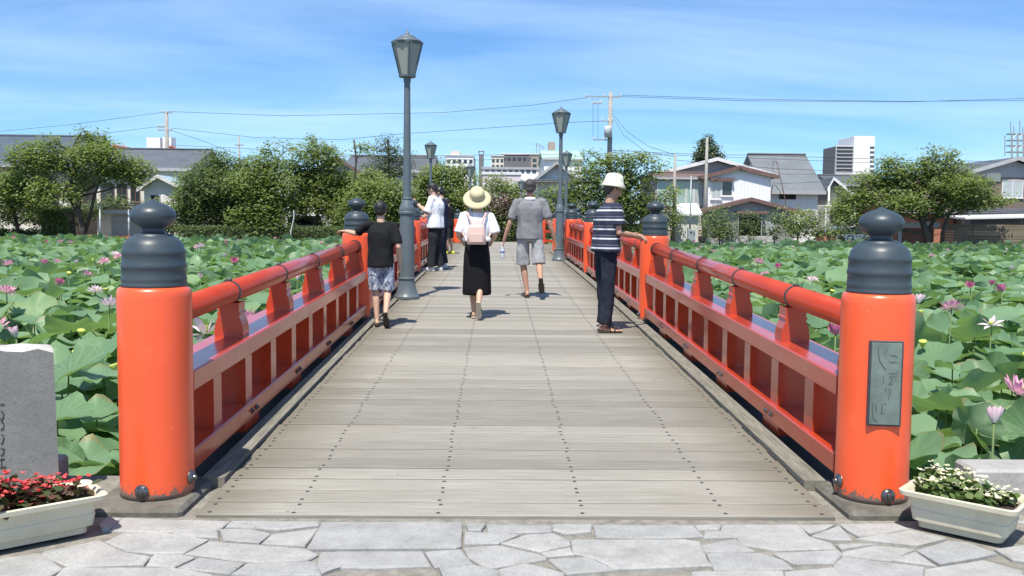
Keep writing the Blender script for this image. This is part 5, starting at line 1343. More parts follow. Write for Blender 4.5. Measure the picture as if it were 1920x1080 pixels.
def wire(label, pts, D0, D1, sag=0, r=.022):
    r *= .68
    q = [np.array(at(px, py, D0+(D1-D0)*k/(len(pts)-1))) for k, (px, py) in enumerate(pts)]
    P = []
    for k in range(len(q)-1):
        for j in range(8):
            f = j/8; p = q[k]*(1-f)+q[k+1]*f; p[2] -= sag*4*f*(1-f); P.append(p)
    P.append(q[-1]); m = MB(); m.tube(P, r, 4)
    solo('power_line', m, M['wire'], label, 'wire', 'overhead wires')
wire('overhead wire between the two tall utility poles', [(314, 209), (530, 217), (830, 211), (1000, 197), (1100, 183)], 78, 66)
wire('overhead wire from the left utility pole to the left edge', [(310, 210), (130, 234), (-60, 252)], 78, 90)
wire('second wire from the left utility pole to the left edge', [(300, 237), (180, 252), (-60, 272)], 78, 90)
wire('overhead wire from the right utility pole to the right edge, upper', [(1160, 178), (1400, 186), (1700, 190), (1980, 188)], 66, 70)
wire('overhead wire from the right utility pole to the right edge, lower', [(1164, 181), (1400, 189), (1700, 191), (1980, 183)], 66, 70)
wire('middle wire between the tall utility poles', [(320, 240), (480, 258), (640, 262), (740, 252), (900, 241), (1060, 230), (1130, 227)], 78, 66)
wire('low wire above the trees left of the tallest lamp', [(320, 272), (450, 278), (640, 290), (800, 292), (1144, 288)], 78, 67)
wire('lowest wire above the trees left of the tallest lamp', [(320, 288), (450, 296), (640, 293), (900, 300), (1144, 292)], 79, 67)
wire('steep wire falling from the left utility pole to the right', [(320, 244), (380, 264), (450, 292)], 78, 80)
wire('sagging cable from the right utility pole to the short pole, upper', [(1150, 216), (1175, 246), (1215, 274), (1264, 290)], 66, 61)
wire('sagging cable from the right utility pole to the short pole, lower', [(1150, 222), (1170, 254), (1210, 284), (1264, 294)], 66, 61)
wire('wire from the short pole over the gabled house to the right edge', [(1146, 282), (1266, 288), (1450, 292), (1700, 300), (1980, 305)], 66, 66, 0, .024)
wire('second wire over the gabled houses to the right edge', [(1146, 286), (1266, 291), (1450, 298), (1700, 308), (1980, 312)], 66, 67, 0, .02)
wire('third wire over the gabled houses crossing the grey roof', [(1266, 300), (1450, 316), (1600, 322), (1980, 330)], 61, 67, 0, .02)
wire('fourth wire crossing the grey roof slope', [(1330, 305), (1450, 326), (1600, 327), (1980, 334)], 63, 67, 0, .018)
wire('thin drop wire left of the right utility pole', [(1112, 184), (1112, 262)], 66, 66, 0, .018)
wire('thin drop wire nearest the right utility pole', [(1121, 184), (1121, 262)], 66, 66, 0, .018)
# ------------------------------------------------------------------ bank furniture and cars
h = thing('electric_box', 'small grey cabinet on the bank left of the shrub', 'cabinet', tuple(gnd(1297, 470, 0)*[0, 0, 0]+np.array([at(1297, 455, 58.6)[0], 58.6, -.02])))
m = MB(); a, b = at(1289, 456, 58.6), at(1303, 430, 58.6); m.box(((a[0]+b[0])/2, 58.6, (b[2]-.02)/2), (b[0]-a[0], .3, b[2]+.02), 0, .015); part('cabinet', m, M['metal_grey'], h)
m = MB(); barpx(m, 58.45, 1294, 434, 1298, 438, .01, .005); part('label_plate', m, M['dark_open'], h)
h = thing('white_van', 'white van parked between the trees left of the footbridge', 'van', (at(578, 460, 64.5)[0], 64.5, 0))
def car(h, px0, px1, top, D, body, Hb=None):
    a, b = at(px0, top, D), at(px1, top, D); Ln = b[0]-a[0]; H_ = a[2]; x0 = a[0]
    prof = [(0, .28), (Ln, .28), (Ln, H_*.52), (Ln*.93, H_*.60), (Ln*.80, H_*.96), (Ln*.70, H_), (Ln*.12, H_), (Ln*.03, H_*.9), (0, H_*.6)]
    m = MB(); m.prism([(x0+p, q) for p, q in prof], D, D+1.7, 'y'); part('body', m, M[body], h)
    m = MB(); m.prism([(x0+p, q) for p, q in ((Ln*.08, H_*.6), (Ln*.86, H_*.6), (Ln*.76, H_*.92), (Ln*.13, H_*.92))], D-.012, D-.002, 'y'); part('side_glass', m, M['glass'], h)
    for f in (.2, .8):
        m = MB(); Mx = Matrix.Translation((x0+Ln*f, D+.1, .3)) @ Matrix.Rotation(R(90), 4, 'X'); m.lathe([(.05, -.11), (.30, -.11), (.31, .0), (.31, .11), (.3, .13), (.17, .135), (.05, .12)], 16, (0, 0, 0), 0, Mx); part('wheel', m, M['dark_open'], h)
M['car_white'] = paint('car_white', (.78, .79, .80), .25, .03, 2, 0, .5, coat=.5); M['car_blue'] = paint('car_blue', (.30, .40, .58), .25, .03, 2, 0, .5, coat=.5)
car(h, 538, 614, 404, 64.5, 'car_white')
h = thing('parked_car', 'pale blue car parked behind the shrubs at the right', 'car', (at(1590, 460, 62.5)[0], 62.5, 0)); car(h, 1560, 1650, 425, 62.5, 'car_blue')
m = MB(); q = [at(*p, 59) for p in ((543, 458), (546, 430), (551, 410), (551, 394))]; m.tube(q, .035, 6); solo('pale_stake', m, M['insul'], 'bent pale stake standing on the bank before the white van', 'stake')

# ------------------------------------------------------------------ people
M['skin'] = paint('skin', (.56, .35, .25), .55, .06, 20, 0, .4); M['skin_tan'] = paint('skin_tanned', (.45, .255, .175), .55, .08, 20, 0, .4)
M['hair'] = paint('black_hair', (.014, .012, .012), .45, .3, 60, .4, .5); M['hair_grey'] = paint('cropped_grey_hair', (.055, .048, .045), .7, .3, 60, .3)
def cloth(name, c, var=.08, rough=.9): return paint(name, c, rough, var, 9, .25, .15)
M['c_black'] = cloth('black_cotton', (.016, .017, .019), .2); M['c_black2'] = cloth('black_skirt_cloth', (.012, .012, .014), .2); M['c_white'] = cloth('white_cotton', (.78, .79, .82), .03); M['c_grey'] = cloth('grey_polo_cotton', (.205, .21, .22), .08)
M['c_dark'] = cloth('charcoal_trousers', (.026, .028, .034), .2); M['c_navy'] = cloth('navy_cloth', (.020, .026, .055), .2); M['c_greyshort'] = cloth('grey_shorts', (.34, .34, .35), .12); M['c_navy_t'] = cloth('navy_trousers', (.022, .026, .040), .2)
M['sole'] = paint('shoe_sole', (.55, .48, .38), .8, .1, 20, .1); M['sandal'] = paint('dark_sandal', (.045, .038, .03), .7, .2, 20, .1); M['sneaker'] = paint('white_sneaker', (.72, .72, .72), .6, .05, 20, .1); M['neon'] = paint('neon_shoe', (.62, .70, .06), .6, .1, 20, .1)
M['straw'] = paint('straw_hat', (.56, .50, .32), .8, .12, 60, .6, .2, dirt=(.42, .36, .22), dirt_amt=.4); M['straw_band'] = paint('hat_band', (.50, .41, .22), .8, .1, 40, .3); M['hat_white'] = cloth('white_hat_cloth', (.72, .70, .60), .05)
M['pinkbag'] = paint('pink_leather', (.66, .47, .41), .5, .05, 20, .1, .4); M['pinkstrap'] = paint('pink_strap', (.55, .37, .33), .6, .05, 20, 0)
M['eye'] = paint('eye_dark', (.02, .015, .012), .3, .1, 10, 0); M['lip'] = paint('lip', (.30, .12, .10), .5, .1, 10, 0); M['phone'] = paint('phone_black', (.02, .02, .022), .25, .1, 10, 0)
def camo():
    m, N, L, B = new_mat('camouflage_shorts'); v = coords(N, L); n1 = nz(N, L, 16, 3, .5, v, 1.2); n2 = nz(N, L, 24, 3, .5, coords(N, L, 'Object', (1, 1.3, 1)), .8)
    c = mixc(N, L, mathn(N, L, 'GREATER_THAN', n1, .53), (.30, .34, .43), (.08, .10, .16)); c = mixc(N, L, mathn(N, L, 'GREATER_THAN', n2, .56), c, (.52, .55, .62)); c = mixc(N, L, mathn(N, L, 'LESS_THAN', n2, .38), c, (.16, .18, .24))
    L.new(c, B.inputs['Base Color']); B.inputs['Roughness'].default_value = .9; return m
M['camo'] = camo()
def stripes():
    m, N, L, B = new_mat('striped_shirt'); v = coords(N, L); sp = N.new('ShaderNodeSeparateXYZ'); L.new(v, sp.inputs[0])
    f = mathn(N, L, 'FRACT', mathn(N, L, 'MULTIPLY', sp.outputs['Z'], 1/.098)); k = mathn(N, L, 'LESS_THAN', f, .17)
    f2 = mathn(N, L, 'FRACT', mathn(N, L, 'ADD', mathn(N, L, 'MULTIPLY', sp.outputs['Z'], 1/.098), .62)); k2 = mathn(N, L, 'LESS_THAN', f2, .07)
    c = mixc(N, L, k, (.022, .028, .055), (.62, .63, .66)); c = mixc(N, L, k2, c, (.16, .18, .24)); L.new(c, B.inputs['Base Color']); B.inputs['Roughness'].default_value = .9; bump(N, L, B, nz(N, L, 60, 3, .6, v), .2, .004); return m
M['stripes'] = stripes()
def remesh(mb, voxel, iters=3, fold=0.0, fscale=9.0, seed=0.0, zlim=None):
    """one continuous skin over overlapping volumes; cloth gets soft folds"""
    me = mb.mesh('tmp'); o = bpy.data.objects.new('tmp', me); col.objects.link(o)
    md = o.modifiers.new('r', 'REMESH'); md.mode = 'VOXEL'; md.voxel_size = voxel; md.use_smooth_shade = True
    sm = o.modifiers.new('s', 'SMOOTH'); sm.factor = .5; sm.iterations = iters
    dg = bpy.context.evaluated_depsgraph_get(); ev = o.evaluated_get(dg); res = bpy.data.meshes.new_from_object(ev)
    bpy.data.objects.remove(o); bpy.data.meshes.remove(me)
    if fold:
        n = len(res.vertices); co = np.empty(n*3, np.float32); no = np.empty(n*3, np.float32); res.vertices.foreach_get('co', co); res.vertices.foreach_get('normal', no)
        co = co.reshape(-1, 3); no = no.reshape(-1, 3)
        w = np.array([noise.noise(Vector((p[0]*fscale*1.5+seed, p[1]*fscale*1.5, p[2]*fscale*.55+p[0]*3)))+.5*noise.noise(Vector((p[0]*fscale*3, p[1]*fscale*3+seed, p[2]*fscale*1.6))) for p in co])
        co += no*(w*fold)[:, None].astype(np.float32); res.vertices.foreach_set('co', co.ravel()); res.update()
    res.shade_smooth(); return res
def unit(v): v = npv(v); return v/(np.linalg.norm(v)+1e-9)
def hand(mb, w, d, n, side, S, curl=.5, spread=.12):
    """palm, four fingers of unequal length and a thumb; d along the hand, n out of the palm, side = towards the thumb"""
    d, n = unit(d), unit(n); t = unit(np.cross(n, d))*side
    mb.tube([w-d*.01*S, w+d*.03*S, w+d*.075*S, w+d*.092*S], [(.022*S, .016*S), (.033*S, .015*S), (.040*S, .014*S), (.036*S, .012*S)], 8, flat=n)
    for k, (off, ln) in enumerate(((.030, .072), (.010, .082), (-.010, .077), (-.029, .060))):
        p = w+d*.086*S+t*off*S; a = curl*(.5+.12*k); q = [p-d*.015*S, p]; dd = d+t*off*spread*8
        for s_ in (.42, .33, .25):
            dd2 = unit(unit(dd)*math.cos(a)+n*math.sin(a)); p = p+dd2*ln*s_*S; q.append(p); a += curl*.75
        mb.tube(q, [.0105*S, .0105*S, .0098*S, .009*S, .0075*S], 7)
    p = w+d*.022*S+t*.026*S; q = [p-t*.008*S, p]
    for s_, f in ((.034, .55), (.032, .85)):
        p = p+unit(d*f+t*(.75-f*.35)+n*.35*(curl+.4))*s_*S; q.append(p)
    mb.tube(q, [.013*S, .014*S, .0115*S, .009*S], 7)
def person(label, loc, rz, H, J, top, bottom, feet, hair='hair', skin='skin', hat=None, head_dir=(0, 1, 0), hands=({}, {}), female=False, group='people on the footbridge', build=1.0, extra=None):
    """J: joints in metres, in the person's own frame (x right, y ahead, z up)"""
    S = H/1.70
    t = thing('person', label, 'person', tuple(loc), group, rz)
    j = {k: npv(v)*1.0 for k, v in J.items()}
    b = MB(); sw = build
    # skin: one continuous body
    pel, ch, nk, hd = j['pelvis'], j['chest'], j['neck'], j['head']; up = unit(nk-pel)
    b.tube([pel-up*.05*S, pel, (pel+ch)/2, ch, nk-up*.05*S], [(.105*S*sw, .075*S), (.115*S*sw, .082*S), (.105*S*sw, .075*S), (.125*S*sw, .085*S), (.085*S*sw, .062*S)], 14, flat=(0, 1, 0))
    b.tube([nk-up*.06*S, nk+(hd-nk)*.35, hd-(0, 0, .02*S)], [.062*S, .053*S, .05*S], 10)
    f = unit(head_dir); r = unit(np.cross(f, [0, 0, 1])); u = np.cross(r, f); ax = [r, f, u]
    def hp(x, y, z): return hd+r*x*S+f*y*S+u*z*S
    hs = 1.06*S/S
    b.ell(hp(0, -.012, .03), (.074*S, .092*S, .084*S), 16, 12, axes=ax); b.ell(hp(0, .022, -.045), (.056*S, .062*S, .062*S), 14, 10, axes=ax); b.ell(hp(0, .05, -.085), (.028*S, .026*S, .022*S), 10, 8, axes=ax)
    b.tube([hp(0, .078, .015), hp(0, .094, -.018), hp(0, .102, -.034), hp(0, .078, -.042)], [.009*S, .012*S, .014*S, .008*S], 8)
    for sx in (-1, 1): b.ell(hp(sx*.077, -.008, -.012), (.010*S, .020*S, .030*S), 8, 8, axes=ax)
    for sd_, nm in ((-1, 'l'), (1, 'r')):
        sh, el, wr = j['sh_'+nm], j['el_'+nm], j['wr_'+nm]
        b.tube([sh-(sd_*.03*S, 0, 0), sh, (sh*.45+el*.55), el, el*.65+wr*.35, wr], [.034*S, .040*S, .040*S, .036*S, .037*S, .025*S], 10)
        hk = hands[0 if sd_ < 0 else 1]; dd = unit(npv(hk.get('d', wr-el))); nn = npv(hk.get('n', (-sd_, 0, 0))); nn = nn-dd*(nn@dd)
        hand(b, wr, dd, nn, hk.get('thumb', 1), S, hk.get('curl', .45))
        hip, kn, an, to = j['hip_'+nm], j['kn_'+nm], j['an_'+nm], j['toe_'+nm]
        b.tube([hip+(0, 0, .03*S), hip*.6+kn*.4, kn, kn*.68+an*.32, an*.9+kn*.1, an], [.078*S, .068*S, .049*S, .050*S, .034*S, .032*S], 10)
        fd = unit(to-an); dn = npv(j.get('sole_'+nm, (0, 0, -1)))
        heel = an+dn*.045*S-fd*.035*S; b.tube([heel+fd*.0*S, an+dn*.042*S+fd*.05*S, to*.6+(an+dn*.05*S)*.4+dn*.01*S, to], [(.030*S, .028*S), (.036*S, .030*S), (.042*S, .022*S), (.028*S, .014*S)], 8, flat=-dn)
        b.ell(heel, (.03*S, .03*S, .032*S), 8, 8)
    me = remesh(b, .0095*S, 2); link('body', me, M[skin], t)
    ey = MB()
    for sx in (-1, 1): ey.ell(hp(sx*.030, .074, .004), (.013*S, .008*S, .006*S), 8, 6, axes=ax); ey.ell(hp(sx*.030, .079, .026), (.020*S, .006*S, .004*S), 8, 6, axes=ax)
    link('eyes', ey.mesh('eyes', True), M['eye'], t); ey = MB(); ey.ell(hp(0, .079, -.066), (.020*S, .008*S, .006*S), 10, 6, axes=ax); link('mouth', ey.mesh('mouth', True), M['lip'], t)
    # hair
    h = MB()
    if hair:
        h.ell(hp(0, -.022, .038), (.083*S, .095*S, .088*S), 16, 12, axes=ax); h.ell(hp(0, -.062, -.015), (.070*S, .048*S, .062*S), 14, 10, axes=ax)
        for sx in (-1, 1): h.ell(hp(sx*.072, -.018, .02), (.014*S, .05*S, .045*S), 10, 8, axes=ax)
        if not hat: h.ell(hp(0, .045, .078), (.062*S, .040*S, .034*S), 12, 8, axes=ax)
        if female: h.ell(hp(0, -.068, -.075), (.062*S, .032*S, .05*S), 12, 8, axes=ax)
        link('hair', remesh(h, .009*S, 1, .006*S, 30), M[hair], t)
    # shirt
    c = MB(); lo = top.get('loose', 1.0); hem = top['hem']; p0 = pel+up*(hem-pel[2])
    wst = (pel*.5+ch*.5)
    c.tube([p0, p0+up*.05*S, wst, ch-up*.02*S, ch+up*.06*S, ch+up*.12*S, nk-up*.05*S, nk-up*.012*S], [(.168*S*lo*sw, .122*S*lo), (.166*S*lo*sw, .120*S*lo), (.150*S*lo*sw, .110*S*lo), (.164*S*lo*sw, .118*S*lo), (.166*S*lo*sw, .114*S*lo), (.158*S*sw*(.5+.5*lo), .104*S), (.100*S*sw, .080*S), (.066*S, .062*S)], 18, flat=(0, 1, 0))
    for sd_, nm in ((-1, 'l'), (1, 'r')):
        sh, el = j['sh_'+nm], j['el_'+nm]; e = sh+(el-sh)*top.get('sleeve', .75); m1 = sh*.5+e*.5
        c.tube([sh-(sd_*.07*S, 0, -.015*S), sh-(sd_*.01*S, 0, -.005*S), m1, e], [.050*S, .054*S*lo, .056*S*lo, .060*S*lo], 12)
        c.tube([nk-up*.05*S+(sd_*.03*S, 0, 0), sh+(0, 0, .012*S)], [.048*S, .042*S], 10)
    link('shirt', remesh(c, .0105*S, 9, .012*S*top.get('fold', 1), 8, H*7), M[top['mat']], t)
    if top.get('collar'):
        m = MB(); m.tube([nk-up*.03*S, nk+up*.012*S+(0, -.004, 0)], [(.085*S, .082*S), (.068*S, .066*S)], 16, flat=(0, 1, 0)); link('collar', m.mesh('collar', True), M[top['collar']], t)
    # lower garment
    g = MB(); kind = bottom['kind']; bl = bottom.get('loose', 1.0)
    if kind in ('trousers', 'shorts'):
        g.tube([pel+up*.13*S, pel+up*.06*S, pel, pel-up*.10*S], [(.135*S*sw, .098*S), (.150*S*sw, .106*S), (.160*S*sw, .118*S), (.135*S*sw, .10*S)], 16, flat=(0, 1, 0))
        for sd_, nm in ((-1, 'l'), (1, 'r')):
            hip, kn, an = j['hip_'+nm], j['kn_'+nm], j['an_'+nm]
            if kind == 'shorts':
                e = hip+(kn-hip)*bottom.get('len', .95); g.tube([hip+(0, 0, .05*S), hip, hip*.5+e*.5, e], [.080*S, .088*S, .084*S*bl, .088*S*bl], 14)
            else:
                e = kn+(an-kn)*.97; g.tube([hip+(0, 0, .05*S), hip, hip*.5+kn*.5, kn, kn*.5+e*.5, e], [.088*S, .096*S, .088*S*bl, .075*S*bl, .072*S*bl, .074*S*bl], 14)
        link(kind, remesh(g, .0105*S, 3, .012*S, 9, H*3), M[bottom['mat']], t)
    else:
        n = 44; rings = []; hz = bottom['hem']; wz = pel[2]+bottom.get('rise', .16)*S
        V = []; prof = [(0, .150, .115), (.12, .160, .122), (.30, .178, .140), (.55, .186, .150), (.8, .190, .155), (.96, .192, .158), (1.0, .186, .152), (1.0, .05, .04)]
        for q, (f_, ra, rb) in enumerate(prof):
            z = wz+(hz-wz)*f_
            for k in range(n):
                th = 2*math.pi*k/n; fo = 1+.035*f_*math.sin(7*th+1)+.022*f_*math.sin(11*th+2); lean = bottom.get('lean', 0)*f_
                V.append((ra*S*fo*math.cos(th)*bl+pel[0], rb*S*fo*math.sin(th)*bl+pel[1]+lean, z))
        F = [(q*n+k, q*n+(k+1) % n, (q+1)*n+(k+1) % n, (q+1)*n+k) for q in range(len(prof)-1) for k in range(n)]+[tuple(range(n))[::-1]]
        g.add(V, F); link('skirt', g.mesh('skirt', True), M[bottom['mat']], t)
        if bottom.get('bib'):
            m = MB(); bp = bottom['bib']; m.tube([pel+up*.1*S, ch-up*.06*S], [(.172*S*sw, .128*S), (.170*S*sw, .126*S)], 18, flat=(0, 1, 0)); link('dress_back', remesh(m, .011*S, 2, .006*S), M[bottom['mat']], t)
    # footwear
    for sd_, nm in ((-1, 'l'), (1, 'r')):
        an, to = j['an_'+nm], j['toe_'+nm]; fd = unit(to-an); dn = npv(j.get('sole_'+nm, (0, 0, -1))); dn = unit(dn-fd*(dn@fd)*.0)
        ft = feet[0 if sd_ < 0 else 1]; s0 = an+dn*.066*S-fd*.075*S; ctr = an*.5+to*.5
        tip_ = to+fd*.025*S; fl = tip_-(an+dn*.066*S); fl = fl-dn*(fl@dn); fl = unit(fl); L_ = .27*S
        side = unit(np.cross(fl, -dn)); m = MB(); base = an+dn*.078*S-fl*.075*S; V = []; prof = [(0, .024), (.02, .031), (.10, .030), (.17, .040), (.22, .041), (.26, .028), (.27, .014)]
        th_ = .016*S
        for zoff in (0, 1):
            ring = [base+fl*x*S+side*w*S-dn*th_*zoff for x, w in prof]+[base+fl*x*S-side*w*S-dn*th_*zoff for x, w in prof[::-1]]; V += ring
        n = len(prof)*2; m.add(V, [tuple(range(n))[::-1], tuple(range(n, 2*n))]+[(k, (k+1) % n, n+(k+1) % n, n+k) for k in range(n)])
        so = link('shoe', m.mesh('shoe'), M[ft.get('sole', 'sole')], t)
        m = MB()
        if ft['kind'] == 'shoe':
            m.tube([base+fl*.01*S-dn*.03*S, base+fl*.07*S-dn*.045*S, base+fl*.14*S-dn*.035*S, base+fl*.22*S-dn*.028*S, base+fl*.262*S-dn*.022*S], [(.036*S, .034*S), (.042*S, .046*S), (.046*S, .034*S), (.046*S, .026*S), (.030*S, .016*S)], 12, flat=-dn)
            link('upper', remesh(m, .009*S, 2), M[ft['mat']], so)
        elif ft['kind'] == 'sandal':
            for x in (.13, .18):
                pts = [base+fl*x*S+side*.042*S*math.cos(a)-dn*(.014+.050*math.sin(a))*S for a in np.linspace(0, math.pi, 7)]; m.tube(pts, .008*S, 6)
            link('strap', m.mesh('strap', True), M[ft['mat']], so)
    # hats
    if hat:
        pr, hm, pos, tlt = hat; m = MB(); m.lathe(pr, 32)
        o = link('hat', m.mesh('hat', True), M[hm], t); o.location = tuple(hp(*pos)); o.rotation_euler = tlt; o.scale = (S, S*1.12, S)
    return t, j, S
def stand(H, **o):
    """relaxed standing joints, to be overridden"""
    J = dict(pelvis=(0, 0, .535*H), chest=(0, 0, .715*H), neck=(0, .0, .838*H), head=(0, .015, .925*H), sh_l=(-.108*H, 0, .805*H), sh_r=(.108*H, 0, .805*H), el_l=(-.135*H, -.02, .63*H), el_r=(.135*H, -.02, .63*H), wr_l=(-.14*H, .04, .485*H), wr_r=(.14*H, .04, .485*H),
             hip_l=(-.052*H, 0, .50*H), hip_r=(.052*H, 0, .50*H), kn_l=(-.055*H, .01, .28*H), kn_r=(.055*H, .01, .28*H), an_l=(-.058*H, -.02, .048*H), an_r=(.058*H, -.02, .048*H), toe_l=(-.07*H, .13*H/1.7*1.25, .015*H), toe_r=(.07*H, .13*H/1.7*1.25, .015*H))
    J.update(o); return J
def foot_at(px, py):
    """where on the deck a photo point stands"""
    y = 8.0
    for _ in range(60): y = .5*y+.5*gnd(px, py, dz(y))[1]
    p = gnd(px, py, dz(y)); return np.array([p[0], p[1], dz(p[1])+.003])

# --- boy in black, left hand on the railing post
H = 1.36; P = foot_at(709, 612); P[0] = max(P[0], -1.36)
J = stand(H, head=(-.005, .02, .925*H), el_l=(-.27, .10, .735*H), wr_l=(-.40, .22, .755*H), el_r=(.19, -.07, .635*H), wr_r=(.20, .03, .50*H),
          hip_l=(-.07, 0, .50*H), kn_l=(-.06, .03, .29*H), an_l=(-.04, -.02, .052*H), toe_l=(-.05, .13, .012), kn_r=(.075, .04, .29*H), an_r=(.06, -.19, .115*H), toe_r=(.075, -.10, .02), sole_r=(0, -.82, -.57))
person('boy in black shirt and camouflage shorts walking with one hand on the railing', P, R(4), H, J, dict(mat='c_black', hem=.47*H, sleeve=.85, loose=1.12), dict(kind='shorts', mat='camo', len=1.0, loose=1.1), ({'kind': 'bare', 'sole': 'sandal'}, {'kind': 'sandal', 'mat': 'sandal', 'sole': 'sandal'}), hands=({'d': (-.8, .6, .0), 'n': (0, 0, -1), 'thumb': 1, 'curl': .5}, {'curl': .5, 'n': (-1, 0, 0), 'thumb': -1}))
# wrist band
# --- old man in striped shirt and white hat at the right railing
H = 1.64; P = foot_at(1133, 622)
J = stand(H, chest=(0, .015, .715*H), neck=(0, .035, .838*H), head=(0, .075, .922*H), sh_l=(-.175, .06, .80*H), sh_r=(.175, .05, .80*H), el_l=(-.22, .06, .64*H), wr_l=(-.10, .34, .625*H), el_r=(.215, .06, .64*H), wr_r=(.06, .36, .615*H), kn_l=(-.09, .02, .28*H), kn_r=(.09, .0, .28*H), an_l=(-.09, .03, .048*H), an_r=(.09, -.03, .048*H), toe_l=(-.12, .21, .015), toe_r=(.12, .16, .015))
BUCKET = [(.165, -.055), (.160, -.058), (.118, .0), (.112, .018), (.108, .06), (.098, .098), (.075, .116), (.03, .122), (.005, .123)]
BUCKET = [(.126, -.046), (.129, -.042), (.099, .004), (.095, .02), (.090, .055), (.080, .085), (.060, .100), (.03, .106), (.005, .107)]
person('old man in navy striped shirt and white bucket hat standing at the right railing', P, R(-76), H, J, dict(mat='stripes', hem=.515*H, sleeve=.72, loose=1.24), dict(kind='trousers', mat='c_navy_t', loose=1.0), ({'kind': 'sandal', 'mat': 'sandal', 'sole': 'sandal'},)*2, hair='hair_grey', skin='skin_tan', head_dir=(0, .97, -.2),
       hat=(BUCKET, 'hat_white', (0, -.01, .062), (R(-8), 0, 0)), hands=({'d': (.5, .8, -.2), 'n': (.6, -.4, -.4), 'thumb': 1, 'curl': .7}, {'d': (-.3, .9, -.3), 'n': (-.6, -.3, -.6), 'thumb': -1, 'curl': .7}), build=1.12)
# --- woman with straw hat and long black skirt
H = 1.49; P = foot_at(893, 597)
J = stand(H, head=(0, .03, .925*H), sh_l=(-.155, 0, .80*H), sh_r=(.155, 0, .80*H), el_l=(-.215, -.02, .655*H), wr_l=(-.175, .17, .60*H), el_r=(.215, -.02, .655*H), wr_r=(.175, .17, .60*H),
          kn_l=(-.05, .05, .28*H), an_l=(-.03, .02, .05*H), toe_l=(-.04, .16, .012), kn_r=(.045, -.02, .285*H), an_r=(.03, -.20, .125*H), toe_r=(.03, -.115, .03), sole_r=(0, -.85, -.5))
STRAW = [(.188, -.030), (.190, -.026), (.165, -.012), (.125, .006), (.102, .014), (.101, .05), (.097, .085), (.082, .112), (.055, .128), (.02, .133), (.003, .134)]
wt, wj, wS = person('woman in straw hat, white shirt and long black skirt walking away', P, 0, H, J, dict(mat='c_white', hem=.60*H, sleeve=.92, loose=1.15), dict(kind='skirt', mat='c_black2', hem=.185*H, loose=.98, rise=.14, bib=1), ({'kind': 'sandal', 'mat': 'sandal', 'sole': 'sole'},)*2, hat=(STRAW, 'straw', (0, -.045, .030), (R(40), 0, R(0))), head_dir=(0, 1, -.05), female=True, hands=({'curl': .7, 'n': (1, 0, 0), 'thumb': 1}, {'curl': .7, 'n': (-1, 0, 0), 'thumb': -1}))
bp = thing('backpack', 'small pale pink backpack on the back of the woman in the straw hat', 'backpack', tuple(P))
m = MB(); zc = .665*H; rings = [(zc-.125, .105, .055), (zc-.12, .112, .060), (zc-.02, .105, .058), (zc+.06, .094, .052), (zc+.095, .082, .045), (zc+.10, .070, .038)]
for k, (z, a, b_) in enumerate(rings): pass
V = []; n = 20
for (z, a, b_) in rings:
    for k in range(n):
        th = 2*math.pi*k/n; cx_, sx_ = math.cos(th), math.sin(th); e = .45
        V.append((a*math.copysign(abs(cx_)**e, cx_), -.195+b_*math.copysign(abs(sx_)**e, sx_), z))
m.add(V, [(i*n+k, i*n+(k+1) % n, (i+1)*n+(k+1) % n, (i+1)*n+k) for i in range(len(rings)-1) for k in range(n)]+[tuple(range(n))[::-1], tuple(range((len(rings)-1)*n, len(rings)*n))])
part('bag_body', m, M['pinkbag'], bp, True, False)
m = MB(); m.box((0, -.262, zc-.05), (.15, .012, .10), 0, .005); part('front_pocket', m, M['pinkbag'], bp, False, False)
for sx in (-1, 1):
    m = MB(); m.tube([(sx*.05, -.175, zc+.09), (sx*.075, -.150, zc+.16), (sx*.105, -.10, zc+.225), (sx*.115, -.02, zc+.262), (sx*.118, .08, zc+.20)], [(.013, .004)]*5, 6, flat=(0, 1, .3)); part('strap', m, M['pinkstrap'], bp, False, False)
    m = MB(); m.tube([(sx*.095, -.19, zc-.10), (sx*.15, -.12, zc-.02), (sx*.165, -.02, zc+.05)], [(.009, .003)]*3, 6); part('lower_strap', m, M['pinkstrap'], bp, False, False)
m = MB(); m.tube([(-.03, -.185, zc+.095), (-.02, -.19, zc+.125), (.02, -.19, zc+.125), (.03, -.185, zc+.095)], .006, 6); part('grab_handle', m, M['pinkstrap'], bp, False, False)
# --- man in grey polo shirt and shorts
H = 1.68; P = foot_at(992, 558)
J = stand(H, head=(-.005, .035, .925*H), neck=(0, .02, .838*H), el_l=(-.285, -.04, .625*H), wr_l=(-.365, .02, .475*H), el_r=(.275, -.03, .635*H), wr_r=(.355, .03, .485*H), sh_l=(-.19, 0, .805*H), sh_r=(.19, 0, .805*H),
          hip_l=(-.095, 0, .5*H), hip_r=(.098, 0, .5*H), kn_l=(-.09, .05, .28*H), an_l=(-.03, .02, .048*H), toe_l=(-.05, .17, .015), kn_r=(.135, -.06, .29*H), an_r=(.155, -.33, .165*H), toe_r=(.175, -.23, .09), sole_r=(.1, -.80, -.55))
person('man in grey polo shirt and pale shorts walking away with a bottle', P, R(-2), H, J, dict(mat='c_grey', hem=.49*H, sleeve=.80, loose=1.13, collar='c_white'), dict(kind='shorts', mat='c_greyshort', len=1.02, loose=1.12), ({'kind': 'sandal', 'mat': 'sandal', 'sole': 'sandal'},)*2, hair='hair_grey', skin='skin_tan', hands=({'curl': .9, 'n': (.9, .3, 0), 'thumb': 1}, {'curl': .6, 'n': (-1, 0, 0), 'thumb': -1}), build=1.06)
bt = P+np.array([-.385, .04, .475*H-.12])
bo = thing('plastic_bottle', 'clear plastic drink bottle held in the left hand of the grey shirted man', 'bottle', tuple(bt))
mm, N, L, B = new_mat('clear_plastic'); B.inputs['Base Color'].default_value = (.85, .9, .93, 1); B.inputs['Transmission Weight'].default_value = .55; B.inputs['Roughness'].default_value = .12; B.inputs['IOR'].default_value = 1.3; M['pet'] = mm
